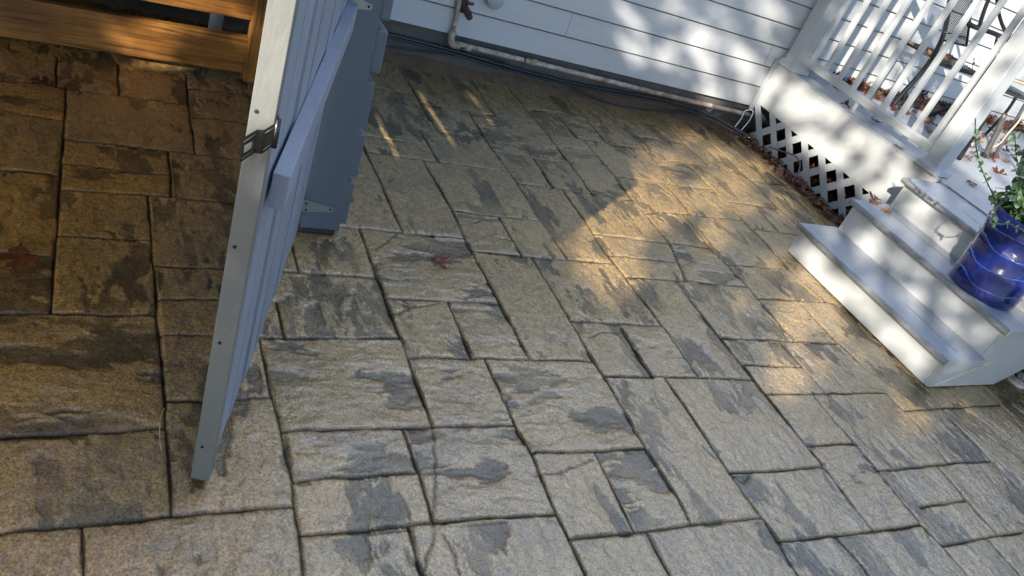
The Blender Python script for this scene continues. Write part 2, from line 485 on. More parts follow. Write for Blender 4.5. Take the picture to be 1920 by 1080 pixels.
# a few hairline cracks
crk = np.zeros_like(ZZ)
def crack(pxs, w=.0035):
    P = [toA(onZ(p)) for p in pxs]
    for a, b in zip(P[:-1], P[1:]):
        i0, i1 = np.searchsorted(GX, [min(a[0], b[0]) - .05, max(a[0], b[0]) + .05]); j0, j1 = np.searchsorted(GY, [min(a[1], b[1]) - .05, max(a[1], b[1]) + .05])
        sx = XX[i0:i1, j0:j1] + .016 * (fbm(XX[i0:i1, j0:j1] * 40, YY[i0:i1, j0:j1] * 40, 201, 3) - .5); sy = YY[i0:i1, j0:j1] + .016 * (fbm(XX[i0:i1, j0:j1] * 40, YY[i0:i1, j0:j1] * 40, 211, 3) - .5)
        px = sx - a[0]; py = sy - a[1]; d = b - a; t = np.clip((px * d[0] + py * d[1]) / (d @ d), 0, 1)
        crk[i0:i1, j0:j1] = np.maximum(crk[i0:i1, j0:j1], np.exp(-(np.hypot(px - t * d[0], py - t * d[1]) / w) ** 2))
for c in (((812, 798), (818, 880), (812, 975), (818, 1010), (800, 1040), (797, 1080)), ((730, 557), (770, 575), (845, 565)), ((705, 467), (740, 440), (750, 432)),
          ((1004, 890), (1050, 885), (1112, 862)), ((888, 415), (905, 410), (935, 408)), ((1103, 633), (1130, 622), (1160, 620)), ((780, 570), (745, 585), (730, 590)),
          ((1372, 887), (1400, 905), (1412, 886)), ((832, 1000), (855, 1040), (862, 1080)), ((282, 805), (300, 822), (313, 822))):
    crack(c)
ZZ -= .004 * crk
# patio ends at the garden strip by the deck
EX = 4.735 + .035 * (fbm(YY * 0 + 3, XX * 3, 140, 3) - .5)      # house X of the edge
hx = cA * XX + sA * YY
off = np.clip((hx - EX) / .02, 0, 1); ZZ -= .10 * off
me = bpy.data.meshes.new('patio'); nv = nx * ny
co = np.empty((nv, 3), np.float32); co[:, 0] = XX.ravel(); co[:, 1] = YY.ravel(); co[:, 2] = ZZ.ravel()
me.vertices.add(nv); me.vertices.foreach_set('co', co.ravel())
ii, jj = np.meshgrid(np.arange(nx - 1), np.arange(ny - 1), indexing='ij'); q0 = (ii * ny + jj).ravel()
quads = np.stack([q0, q0 + ny, q0 + ny + 1, q0 + 1], 1).astype(np.int32); nf = len(quads)
me.loops.add(nf * 4); me.loops.foreach_set('vertex_index', quads.ravel())
me.polygons.add(nf); me.polygons.foreach_set('loop_start', np.arange(0, nf * 4, 4, dtype=np.int32))
me.polygons.foreach_set('loop_total', np.full(nf, 4, np.int32)); me.polygons.foreach_set('use_smooth', np.ones(nf, bool))
me.update(calc_edges=True)
def attr(name, a, b, c):
    at = me.attributes.new(name, 'FLOAT_COLOR', 'POINT')
    at.data.foreach_set('color', np.stack([np.broadcast_to(v, XX.shape).ravel() for v in (a, b, c, 1.0)], 1).astype(np.float32).ravel())
attr('mask', np.maximum(groove, crk * .8), chip, edge)
attr('slab', S[..., 3], S[..., 4], S[..., 5])
pm = bpy.data.materials.new('stamped_slate_concrete'); pm.use_nodes = True; t = pm.node_tree; bs = t.nodes['Principled BSDF']
tc = nn(t, 'ShaderNodeTexCoord')
am = nn(t, 'ShaderNodeAttribute', attribute_name='mask'); asl = nn(t, 'ShaderNodeAttribute', attribute_name='slab')
sm = nn(t, 'ShaderNodeSeparateColor'); t.links.new(am.outputs['Color'], sm.inputs[0])
ss = nn(t, 'ShaderNodeSeparateColor'); t.links.new(asl.outputs['Color'], ss.inputs[0])
def noise(sc, det=6, rg=.6):
    n = nn(t, 'ShaderNodeTexNoise'); n.inputs['Scale'].default_value = sc; n.inputs['Detail'].default_value = det; n.inputs['Roughness'].default_value = rg
    t.links.new(tc.outputs['Object'], n.inputs[0]); return n.outputs[0]
def ramp(i, p0, p1, c0, c1):
    r = nn(t, 'ShaderNodeValToRGB'); r.color_ramp.elements[0].position = p0; r.color_ramp.elements[1].position = p1
    r.color_ramp.elements[0].color = (*c0, 1); r.color_ramp.elements[1].color = (*c1, 1); t.links.new(i, r.inputs[0]); return r.outputs[0]
def mixc(f, a, b, bt='MIX'):
    m = nn(t, 'ShaderNodeMix', data_type='RGBA', blend_type=bt)
    for k, v in ((0, f), (6, a), (7, b)):
        if hasattr(v, 'links'): t.links.new(v, m.inputs[k])
        else: m.inputs[k].default_value = v if k == 0 else (*v, 1)
    return m.outputs[2]
def mth(op, a, b=None):
    m = nn(t, 'ShaderNodeMath', operation=op)
    for k, v in ((0, a), (1, b)):
        if v is None: continue
        if hasattr(v, 'links'): t.links.new(v, m.inputs[k])
        else: m.inputs[k].default_value = v
    return m.outputs[0]
base = ramp(noise(2.2, 8, .65), .32, .68, (.325, .208, .080), (.47, .315, .132))
base = mixc(mth('MULTIPLY', ss.outputs[0], .38), base, (.33, .235, .125))
base = mixc(ramp(noise(5.5, 10, .72), .50, .66, (0, 0, 0), (.6, .6, .6)), base, (.17, .145, .10))
base = mixc(mth('MULTIPLY', sm.outputs[1], .78), base, (.060, .054, .040))
base = mixc(mth('MULTIPLY', sm.outputs[2], .38), base, (.07, .06, .045))
spk = ramp(noise(150, 4, .75), .40, .60, (.5, .49, .48), (1.25, 1.22, 1.15))
base = mixc(1.0, base, spk, 'MULTIPLY')
spk2 = ramp(noise(30, 7, .75), .36, .6, (.72, .71, .70), (1.08, 1.08, 1.06))
base = mixc(1.0, base, spk2, 'MULTIPLY')
base = mixc(mth('MULTIPLY', sm.outputs[0], .97), base, (.008, .0075, .007))
# warm bounce from the brown timber, put into the slab colour towards the left
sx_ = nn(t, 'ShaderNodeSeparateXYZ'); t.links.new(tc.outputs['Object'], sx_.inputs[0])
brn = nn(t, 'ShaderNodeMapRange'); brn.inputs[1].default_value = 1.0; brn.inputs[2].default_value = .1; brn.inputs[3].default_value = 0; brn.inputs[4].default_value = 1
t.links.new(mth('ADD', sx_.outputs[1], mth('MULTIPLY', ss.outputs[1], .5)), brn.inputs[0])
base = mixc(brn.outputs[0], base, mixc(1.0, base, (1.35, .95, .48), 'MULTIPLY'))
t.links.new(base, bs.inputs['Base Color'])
rg = ramp(noise(4.0, 5, .6), .35, .65, (.16, .16, .16), (.30, .30, .30)); t.links.new(mth('ADD', rg, mth('MULTIPLY', sm.outputs[0], .6)), bs.inputs['Roughness']); t.links.new(mth('MULTIPLY', mth('SUBTRACT', 1.0, sm.outputs[0]), mth('SUBTRACT', 1.0, mth('MULTIPLY', sm.outputs[1], .45))), bs.inputs['Coat Weight'])
t.links.new(mth('SUBTRACT', .28, mth('MULTIPLY', sm.outputs[0], .26)), bs.inputs['Specular IOR Level'])
bs.inputs['Specular IOR Level'].default_value = 1.0
bs.inputs['Coat Weight'].default_value = 1.0; bs.inputs['Coat Roughness'].default_value = .15; bs.inputs['Coat IOR'].default_value = 1.6
b1 = nn(t, 'ShaderNodeBump'); b1.inputs['Strength'].default_value = .48; b1.inputs['Distance'].default_value = .004
t.links.new(noise(130, 5, .65), b1.inputs['Height'])
b2 = nn(t, 'ShaderNodeBump'); b2.inputs['Strength'].default_value = .42; b2.inputs['Distance'].default_value = .007
t.links.new(noise(48, 7, .68), b2.inputs['Height']); t.links.new(b1.outputs[0], b2.inputs['Normal'])
t.links.new(b2.outputs[0], bs.inputs['Normal']); t.links.new(b2.outputs[0], bs.inputs['Coat Normal'])
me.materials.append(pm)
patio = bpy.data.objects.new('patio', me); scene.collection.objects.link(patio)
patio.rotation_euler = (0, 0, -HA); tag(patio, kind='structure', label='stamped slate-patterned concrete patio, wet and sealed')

# ------------------------------------------------------------------ ground
g = MB().add([(-150, -150, -.16), (150, -150, -.16), (150, 150, -.16), (-150, 150, -.16)], [(0, 1, 2, 3)]).build('ground', M['soil']); tag(g, kind='structure')
bedv = MB(); nxb, nyb = 40, 160
for i in range(nxb + 1):
    for j in range(nyb + 1):
        x = 4.70 + 1.6 * i / nxb; y = -.5 + 5.12 * j / nyb
        z = -.05 + .02 * float(fbm(np.array(x * 9), np.array(y * 9), 300, 3)) + (.03 if y > 2.8 else 0)
        if y < 1.9: z += .02 * min(1, (1.9 - y))
        bedv.v.append((x, y, z))
for i in range(nxb):
    for j in range(nyb):
        a = i * (nyb + 1) + j; bedv.f.append((a, a + nyb + 1, a + nyb + 2, a + 1))
tag(bedv.build('garden_soil', M['mulch'], smooth=True), kind='structure')

# ------------------------------------------------------------------ house wall
WY = 4.60
house = thing('house', (2.0, 4.8, 0), 'pale grey house wall of horizontal lap siding above a dark concrete foundation', 'house')
def sz(x): return .262 - .0148 * (x - 1.7)
b = MB()
for k in range(19):
    x0, x1 = -4.0, 12.0; h = .166
    # each course is a tilted board, proud at its lower edge
    z0a, z0b = sz(x0) + k * h, sz(x1) + k * h
    yo, yi = WY - .006, WY + .010; g_ = .013
    vs = [(x0, yo, z0a), (x1, yo, z0b), (x1, WY + .042, z0b), (x0, WY + .042, z0a),
          (x0, yi, z0a + h - g_), (x1, yi, z0b + h - g_), (x1, WY + .042, z0b + h - g_), (x0, WY + .042, z0a + h - g_)]
    b.hexa(vs)
    b.hexa([(x0, WY + .036, z0a + h - g_), (x1, WY + .036, z0b + h - g_), (x1, WY + .041, z0b + h - g_), (x0, WY + .041, z0a + h - g_),
            (x0, WY + .036, z0a + h), (x1, WY + .036, z0b + h), (x1, WY + .041, z0b + h), (x0, WY + .041, z0a + h)])
b.build('siding', M['siding'], house)
for k, xs in ((2, 4.74), (1, 2.95), (4, 3.35), (3, 6.2), (5, 7.1)):
    z0 = sz(xs) + k * .166; MB().hexa([(xs, WY - .0072, z0 + .001), (xs + .0018, WY - .0072, z0 + .001), (xs + .0018, WY, z0 + .001), (xs, WY, z0 + .001), (xs, WY + .0088, z0 + .15), (xs + .0018, WY + .0088, z0 + .15), (xs + .0018, WY + .014, z0 + .15), (xs, WY + .014, z0 + .15)]).build('butt_joint', M['hole'], house)
MB().box(-4, 12, WY + .034, WY + .2, -.2, .28).hexa([(-4, WY + .045, .28), (12, WY + .045, .28), (12, WY + .2, .28), (-4, WY + .2, .28), (-4, WY + .045, 3.25), (12, WY + .045, 3.25), (12, WY + .2, 3.25), (-4, WY + .2, 3.25)]).build('foundation', M['found'], house)
rf = MB().prism([(-4.3, WY - .45, 3.2), (-4.3, WY - .45, 3.32), (-4.3, WY + 4, 4.9), (-4.3, WY + 4, 4.78)], (16.6, 0, 0)); rf.build('roof', M['roof'], house)
# little concrete fillet and stains at the foot of the foundation
b = MB(); n = 240
for i in range(n + 1):
    x = 1.0 + 3.85 * i / n; q = float(fbm(np.array(x * 8), np.array(2.0), 311, 4))
    b.v += [(x, WY + .034, .035 + .03 * q), (x, WY + .01 - .02 * q, .012), (x, WY - .03 - .03 * q, -.012)]
for i in range(n):
    a = i * 3; b.f += [(a, a + 3, a + 4, a + 1), (a + 1, a + 4, a + 5, a + 2)]
b.build('foundation_footing', mat('brown_stained_mortar', (.13, .085, .05), .9, var=.5, vscale=18, bump=.6, bscale=60), house, smooth=True)
# round cover
c = onY((928, -2), WY - .03)
b = MB(); pr = [(.0, 0), (.052, 0), (.058, .008), (.058, .05), (.045, .055)]
for r_, y_ in pr:
    for k in range(32):
        q = 2 * math.pi * k / 32; b.v.append((c[0] + r_ * math.cos(q), c[1] - .03 + y_, c[2] + r_ * math.sin(q)))
for i in range(len(pr) - 1):
    for k in range(32): l = (k + 1) % 32; b.f.append((i * 32 + k, i * 32 + l, (i + 1) * 32 + l, (i + 1) * 32 + k))
tag(b.build('vent_cover', M['vinyl'], house, smooth=True), 'round white plastic vent cover on the siding')

# ------------------------------------------------------------------ gas pipe
pY = WY - .032
P = lambda px: onY(px, pY)
pipe = thing('gas_pipe', tuple(P((1240, 188))), 'rusty white-painted metal pipe running low along the house wall, with elbow and valve', 'pipe')
run = [P((848, 80)), P((1000, 117)), P((1240, 176)), P((1412, 217))]
MB().tube(smoothpts(run, 6), .017, 14).build('pipe', M['pipe'], pipe, smooth=True)
e0 = P((845, 76)); up = P((866, -40)); MB().tube([e0, P((858, 20)), up], .0155, 14).build('riser_pipe', M['pipe'], pipe, smooth=True)
MB().tube(smoothpts([P((850, 58)), P((846, 70)), P((848, 82)), P((862, 87))], 5), [.021] + [.0235] * 13 + [.023, .021][:2], 14).build('elbow', M['pipe'], pipe, smooth=True)
for px in ((1000, 116.5), (876, 89)):
    q = P(px); d = np.array([.04, 0, -.0006]); MB().tube([q - d * .6, q + d * .6], .0215, 14).build('coupling', M['pipe'], pipe, smooth=True)
q = P((983, 112)); MB().tube([q + np.array([-.004, 0, 0]), q + np.array([.004, 0, 0])], .0195, 14).build('pipe_clip', M['black'], pipe)
q = P((1335, 199)); b = MB().tube([q + np.array([-.012, 0, 0]), q + np.array([.012, 0, 0])], .024, 14); b.box(q[0] - .012, q[0] + .012, q[1] - .01, q[1] + .04, q[2] - .05, q[2] - .012)
b.build('pipe_strap', M['galv'], pipe, smooth=False)
v = MB(); q = P((868, 14)); v.tube([q + np.array([0, .01, .05]), q + np.array([.0, .0, -.03])], .024, 12)
v.tube([q + np.array([0, -.0, .01]), q + np.array([.02, -.05, -.012])], [.024, .022], 8)
v.tube([q + np.array([.02, -.05, -.012]), q + np.array([.028, -.085, -.03])], [.026, .019], 6)
v.tube([q + np.array([.0, -.03, .04]), q + np.array([.045, -.035, .045])], [.012, .009], 8)
v.build('valve', M['rust'], pipe, smooth=False)

# ------------------------------------------------------------------ cables
def cable(pxs, y, r, label, name='cable', m='cable', cat='cable', n=5, grp=None):
    pts = [onY(p[:2], p[2] if len(p) > 2 else y) for p in pxs]; pts = smoothpts(pts, n)
    o = MB().tube(pts, r, 8).build(name, M[m], smooth=True); return tag(o, label, cat, grp)
cable([(690, 52), (725, 63), (840, 92), (950, 124), (1060, 153), (1150, 170), (1240, 186), (1300, 203), (1340, 219, 4.5), (1375, 240, 4.4), (1400, 254, 4.33), (1408, 260, 4.3)], WY - .01, .011,
      'thick black cable sagging under the rusty pipe and ending in the leaves', grp=None)
cable([(690, 57), (725, 68), (840, 98), (950, 131), (1060, 158), (1150, 175), (1240, 193), (1300, 211), (1340, 227, 4.48), (1372, 245, 4.38), (1392, 256, 4.3)], WY - .016, .008,
      'thinner black cable strapped just below the thick black one')
cable([(690, 84), (720, 88), (840, 103), (880, 104), (950, 118)], WY - .01, .0055, 'thin black wire low on the foundation beside the fence')
cable([(1030, 143), (1060, 158), (1100, 178), (1150, 195), (1200, 204), (1250, 209), (1310, 216, 4.56), (1340, 224, 4.5)], WY - .012, .0065, 'thin black wire drooping to the foot of the foundation')
cable([(925, 112), (938, 116), (947, 122), (948, 128)], WY - .035, .003, 'short curled wire end sticking out from the black cables', n=4)
cable([(1378, 238, 4.42), (1390, 222, 4.5), (1397, 208, 4.54), (1412, 208, 4.54), (1405, 226, 4.48), (1390, 244, 4.40)], 4.5, .0035, 'white string tied around the pipe end and the cables', 'string_tie', 'string', 'string', 5)
hp = [onX((1436, 291), 4.77), onX((1442, 276), 4.79), onX((1452, 279), 4.8), onX((1470, 285), 4.79), onX((1490, 292), 4.78), onX((1500, 308), 4.77), onX((1494, 330), 4.76), onX((1482, 343), 4.76)]
tag(MB().tube(smoothpts(hp, 6), .006, 8).build('wire_hoop', M['greymetal'], smooth=True), 'grey wire hoop arching out of the leaves in front of the white lattice', 'wire')

# ------------------------------------------------------------------ deck
DX, DZ = 4.85, .60
deck = thing('deck', (5.5, 3.5, 0), 'white and grey painted deck with skirt boards, lattice and a white railing beside the house', 'deck')
MB().box(DX + .012, 9.5, .3, WY - .008, DZ - .035, DZ).build('platform', M['grayfloor'], deck)
b = MB().box(DX, DX + .02, .3, WY - .03, .262, DZ - .006); b.build('fascia', M['white'], deck)
MB().box(DX - .006, DX + .034, .3, WY - .03, DZ - .005, DZ + .004).build('edge_strip', M['vinyl'], deck, bevel=.002)
MB().box(DX - .03, DX + .004, WY - .032, WY - .008, .19, DZ + .02).build('corner_trim', M['vinyl'], deck, bevel=.003)
b = MB(); y0 = 3.384; zlo, zhi = -.06, .275; hw = .0275
for k in range(-14, 9):
    c = y0 + .285 + .2 * k; r2 = random.Random(k); lo = zlo + r2.uniform(-.03, .07) * (1 if k < 5 else 0)
    pts = []
    w2 = hw * 1.414
    def clipy(poly): return poly
    ya, yb = c - zhi, c - lo
    if yb < WY - .06 and ya - w2 > 2.75: b.prism([(DX + .006, ya - w2, zhi), (DX + .006, ya + w2, zhi), (DX + .006, yb + w2, lo), (DX + .006, yb - w2, lo)], (.006, 0, 0))
    c = y0 - .085 + .2 * k; lo = zlo + r2.uniform(-.03, .07) * (1 if k < 5 else 0)
    ya, yb = c + zhi, c + lo
    if ya < WY - .02 and yb > 2.75: b.prism([(DX - .002, ya - w2, zhi), (DX - .002, ya + w2, zhi), (DX - .002, yb + w2, lo), (DX - .002, yb - w2, lo)], (.006, 0, 0))
tag(b.build('lattice', M['vinyl'], deck), 'white diagonal lattice skirt with dark gaps')
# darkness under the deck is a real closed space: back boards and joists
b = MB()
for k in range(6): b.box(DX + .3 + k * .5, DX + .34 + k * .5, .4, WY - .05, .38, DZ - .04)
b.box(7.0, 7.05, .3, WY - .01, -.2, DZ - .04); b.box(DX + .03, 7.0, .3, .34, -.2, DZ - .04)
b.build('joist', M['rot'], deck)
PXc = 4.92
def post(cx, cy, w=.098, ztop=1.98):
    p = MB().box(cx - w / 2, cx + w / 2, cy - w / 2, cy + w / 2, DZ, ztop).build('post', M['vinyl'], deck, bevel=.005)
    a, s = w / 2 + .026, w / 2 + .002
    k = MB(); z1, z2 = DZ + .004, DZ + .034
    k.box(cx - a, cx + a, cy - a, cy + a, z1, z2)
    c0 = [(cx - a, cy - a, z2), (cx + a, cy - a, z2), (cx + a, cy + a, z2), (cx - a, cy + a, z2)]
    c1 = [(cx - s, cy - s, z2 + .026), (cx + s, cy - s, z2 + .026), (cx + s, cy + s, z2 + .026), (cx - s, cy + s, z2 + .026)]
    k.hexa(c0 + c1)
    s_ = k.build('base_skirt', M['vinyl'], p, bevel=.003); s_.matrix_parent_inverse = p.matrix_world.inverted()
    return p
for o in (post(4.915, 4.475, .13), post(4.905, 3.0, .118)): o.parent = deck; o.matrix_parent_inverse = Matrix.Translation(-deck.location)
MB().prism([(PXc - .026, 3.05, .683), (PXc + .026, 3.05, .683), (PXc + .026, 3.05, .73), (PXc + .014, 3.05, .741), (PXc - .014, 3.05, .741), (PXc - .026, 3.05, .73)], (0, 1.375, 0)).build('bottom_rail', M['vinyl'], deck, bevel=.003)
MB().box(PXc - .034, PXc + .034, 3.05, 4.425, 1.80, 1.85).build('top_rail', M['vinyl'], deck, bevel=.004)
for k, y in enumerate((4.345, 4.19, 4.039, 3.888, 3.738, 3.585, 3.436, 3.287, 3.135)):
    MB().box(PXc - .017, PXc + .017, y - .017, y + .017, .738, 1.802).build('baluster', M['vinyl'], deck, bevel=.004)
MB().lathe([(.024, 0), (.024, .008), (.017, .014), (.017, .09)], (PXc, 3.79, DZ + .002), 20).build('rail_foot', M['vinyl'], deck)

# ------------------------------------------------------------------ stairs
st = thing('stairs', (4.35, 2.25, 0), 'three-step white painted wooden stairs with grey treads going up to the deck', 'stairs')
YA, YB = 1.70, 2.805
RX = (3.868, 4.17, 4.485); RZ = (.178, .382, .578)
for i, x in enumerate(RX):
    z0 = 0.004 if i == 0 else RZ[i - 1] + .001
    MB().box(x, x + .02, YA, YB, z0, RZ[i] - .019).build('riser', M['white'], st, bevel=.0015)
for i, x in enumerate(RX):
    x1 = RX[i + 1] - .001 if i < 2 else DX - .008
    z = RZ[i] + .018 if i < 2 else DZ - .007; th = .036; xa, ya, yb = x - .045, (YA - .035), YB + .04
    xm = xa + .020; MB().box(xm, x1, ya, yb, z - th, z).build('tread', M['grayfloor'], st, bevel=.0012)
    n = 6; prof = [(xm - .0006, z - th), (xm - .0006, z)]
    for k in range(n + 1):
        q = math.pi / 2 + math.pi * k / n * 1.0; prof.append((xa + th / 2 + th / 2 * math.cos(q), z - th / 2 + th / 2 * math.sin(q)))
    MB().prism([(p[0], ya, p[1]) for p in prof], (0, yb - ya, 0)).build('nosing', M['nose'], st, bevel=.001)
    MB().box(xa + .02, x1, ya - .006, ya - .0005, z - th - .004, z + .001).build('tread_end_strip', M['vinyl'], st)
for (xs, y_a, y_b, zz) in ((3.985, 1.72, 2.10, RZ[0]), (4.36, 1.9, 2.72, RZ[1]), (4.60, 1.75, 2.5, RZ[2] - .003)):
    MB().obox((xs, y_a, zz + .0183), (.0016, 0, 0), (.012, y_b - y_a, 0), (0, 0, .0006)).build('board_seam', M['hole'], st)
for (xs, zz) in ((3.93, RZ[0]), (4.24, RZ[1]), (4.56, RZ[2] - .003)):
    for y_ in (1.74, 2.25, 2.76):
        for dx in (0, .12): MB().tube([(xs + dx, y_, zz + .017), (xs + dx, y_, zz + .0188)], .0038, 8).build('screw', M['nose'], st)
# side boards (stringers): near side visible
for yy_, nm in ((YA - .026, 'near'), (YB - .001, 'far')):
    x0 = RX[0] + .002
    prof = [(x0, .006), (x0, RZ[0] - .02), (RX[1] - .002, RZ[0] - .02), (RX[1] - .002, RZ[1] - .02), (RX[2] - .002, RZ[1] - .02), (RX[2] - .002, RZ[2] - .02), (DX - .012, RZ[2] - .02), (DX - .012, .26), (4.47, .006)]
    if nm == 'far': prof = prof[:-2] + [(DX - .012, .30), (4.32, .006)]
    MB().prism([(p[0], yy_, p[1]) for p in prof], (0, .024, 0)).build('stringer', M['white'], st)
MB().obox((3.92, YA - .029, .012), (.34, 0, .16), (0, .002, 0), (-.006, 0, .012)).build('repair_seam', mat('cream_filler', (.6, .56, .44), .6, var=.2), st)

# ------------------------------------------------------------------ fence and gate
def lx(x, z, k=-.075): return x + k * z
fence = thing('fence', (1.0, 3.5, 0), 'blue-grey painted wooden fence of broad horizontal boards with a wide post', 'fence')
GT = 1.48
b = MB(); c = [(.878, 2.64, .02), (1.036, 2.64, .02), (1.036, 2.735, .02), (.878, 2.735, .02)]
b.hexa([(lx(x, z), y, z) for x, y, z in c] + [(lx(x, GT + .06), y, GT + .06) for x, y, z in c])
tag(b.build('post', M['fence'], fence, bevel=.003), 'wide blue-grey fence post carrying the gate hinges')
b = MB(); c = [(.853, 2.665, .02), (.876, 2.665, .02), (.876, 2.74, .02), (.853, 2.74, .02)]
b.hexa([(lx(x, z), y, z) for x, y, z in c] + [(lx(x, GT), y, GT) for x, y, z in c]); b.build('raw_wood_strip', M['raw'], fence)
for k, (za, zb, pr) in enumerate(((.045, .240, 0), (.272, .457, .006), (.489, .672, .002), (.706, .872, .012), (.905, 1.08, .008), (1.10, 1.29, 0), (1.305, 1.47, .01))):
    xa = lx(1.038, (za + zb) / 2); yk = 2.652 - .004 * k
    bo = MB(); xo = xa + .034 + pr
    bo.hexa([(xa, yk, za), (xo, yk, za), (xo, WY - .04, za), (xa, WY - .04, za), (xa - .012, yk, zb), (xo - .012, yk, zb), (xo - .012, WY - .04, zb), (xa - .012, WY - .04, zb)])
    bo.build('board', M['fence'], fence, bevel=.006 if k < 3 else .011, seg=3)
tag(MB().lathe([(.0, 0)], (0, 0, 0), 3, cap=False).v and None or MB().tube([(.80, 2.672, .012), (1.015, 2.66, .012)], .030, 12).build('wood_block', M['rot'], smooth=True),
    'dark rotten wooden block lying under the hinged fence post', 'wooden block').scale = (1, 1, .62)

F0 = np.array([.411, 1.452]); U = np.array([.3535, .9354]); U /= np.linalg.norm(U); Wd = np.array([U[1], -U[0]])
def gp(u, w, z, k=-.030): q = F0 + U * u + Wd * w; return (q[0] + k * z, q[1] - .012 * z, z)
def gbox(b, u0, u1, w0, w1, z0, z1, z0b=None):
    z0b = z0 if z0b is None else z0b
    return b.hexa([gp(u0, w0, z0), gp(u1, w0, z0b), gp(u1, w1, z0b), gp(u0, w1, z0), gp(u0, w0, z1), gp(u1, w0, z1), gp(u1, w1, z1), gp(u0, w1, z1)])
gate = thing('gate', (float(F0[0]), float(F0[1]), 0), 'open blue-grey plank gate seen edge-on, with a pale weathered edge board', 'gate')
tag(gbox(MB(), -.030, .012, -.046, .002, .012, GT).build('edge_board', M['gatelight'], gate, bevel=.002), 'pale weathered board on the free edge of the gate')
gbox(MB(), .012, .040, -.040, -.010, .016, GT).build('stile', M['gate'], gate, bevel=.002)
nb = 8; bw = 1.20 / nb; r3 = random.Random(4)
for k in range(nb):
    u0 = .040 + k * bw; gap = (.004, .012, .014, .012, .009, .008, .007, .004)[k]; wo = (0, .001, .0075, .009, .008, .012, .010, .012)[k] - .004
    gbox(MB(), u0, u0 + bw - gap, -.016 + wo, .001 + wo, .022 + (.02, .0, .012, 0, .01, .005, .018, .0)[k], GT + r3.uniform(-.01, .01)).build('board', M['gate'], gate, bevel=.0015)
MB().hexa([gp(.085, .004, .822), gp(1.26, .010, .862), gp(1.26, .046, .862), gp(.085, .041, .822), gp(.085, .004, .912), gp(1.26, .010, .955), gp(1.26, .046, .955), gp(.085, .041, .912)]).build('rail', M['gate'], gate, bevel=.002)
gbox(MB(), .040, 1.20, -.054, -.018, .12, .21).build('back_rail', M['gate'], gate, bevel=.002)
gbox(MB(), .040, 1.20, -.054, -.018, 1.30, 1.39).build('back_rail', M['gate'], gate, bevel=.002)
# screw holes on the edge board
for px in ((481, 209), (440, 463), (412, 643), (379, 838)):
    d = ray(px); nrm = np.array([U[0], U[1], 0.0]); o = F0 + U * (-.0305)
    # plane with the lean taken into account
    k = -.030; pn = np.array([U[0], U[1], -(U[0] * k + U[1] * -.012)]); t_ = (pn @ np.array([o[0], o[1], 0]) - pn @ CAM) / (pn @ d); q = CAM + d * t_
    pts = [q - pn / np.linalg.norm(pn) * .0015, q + pn * .002]
    MB().tube(pts, .0042, 9).build('screw_hole', M['hole'], gate)
# latch strap: folded black plate with a slot
LQ = [onY((452, 279), 1.405), onY((481, 262), 1.412), onY((491, 262), 1.395), onY((519, 246), 1.402)]
def plate(b, a, c, h, th, slot=None):
    a, c = np.array(a), np.array(c); ux = c - a; n_ = np.cross(ux, [0, 0, 1.0]); n_ /= np.linalg.norm(n_)
    upv = np.array([-.03, -.0, 1.0]); upv *= h
    if not slot: b.obox(a - upv / 2 - n_ * th / 2, ux, n_ * th, upv); return
    s0, s1, hh = slot
    for (fa, fb, va, vb) in ((0, 1, 0, (1 - hh) / 2), (0, 1, (1 + hh) / 2, 1), (0, s0, (1 - hh) / 2, (1 + hh) / 2), (s1, 1, (1 - hh) / 2, (1 + hh) / 2)):
        b.obox(a + ux * fa - upv / 2 + upv * va - n_ * th / 2, ux * (fb - fa), n_ * th, upv * (vb - va))
def pquad(b, q4, th=.003):      # thin plate from four corners
    q4 = [np.array(q) for q in q4]; n_ = np.cross(q4[1] - q4[0], q4[3] - q4[0]); n_ /= np.linalg.norm(n_)
    return b.prism([q - n_ * th / 2 for q in q4], n_ * th)
ya, yb, yc, yd = 1.405, 1.412, 1.396, 1.402
o4 = [onY((453, 261), ya), onY((483, 243), yb), onY((477, 286), yb), onY((450, 304), ya)]
i4 = [onY((458, 272), ya + .001), onY((475, 263), yb - .001), onY((473, 278), yb - .001), onY((456, 289), ya + .001)]
lt = MB()
for k in range(4): pquad(lt, [o4[k], o4[(k + 1) % 4], i4[(k + 1) % 4], i4[k]])
lt.build('latch_plate', M['darkmetal'], gate)
f4 = [onY((483, 243), yb), onY((496, 244), yc), onY((490, 288), yc), onY((477, 286), yb)]
pquad(MB(), f4).build('latch_fold', M['black'], gate)
a4 = [onY((496, 244), yc), onY((520, 229), yd), onY((513, 271), yd), onY((490, 288), yc)]
pquad(MB(), a4).build('latch_arm', M['darkmetal'], gate)
lt = MB()
for q1, q2 in (((456, 267), (481, 251)), ((453, 298), (476, 281))): lt.tube([onY(q1, ya - .003), onY(q2, yb - .003)], .0010, 6)
for q1, q2 in (((497, 250), (517, 237)), ((493, 282), (511, 268))): lt.tube([onY(q1, yc - .002), onY(q2, yd - .002)], .0010, 6)
lt.build('latch_rib', M['greymetal'], gate, smooth=True)
lt = MB().tube([onY((522, 224), yd), onY((513, 276), yd)], .0062, 10); lt.build('latch_pin', M['black'], gate, smooth=True)
pquad(MB(), [onY((514, 222), 1.43), onY((521, 213), 1.44), onY((523, 226), 1.44), onY((515, 236), 1.43)]).build('latch_mount', M['darkmetal'], gate)
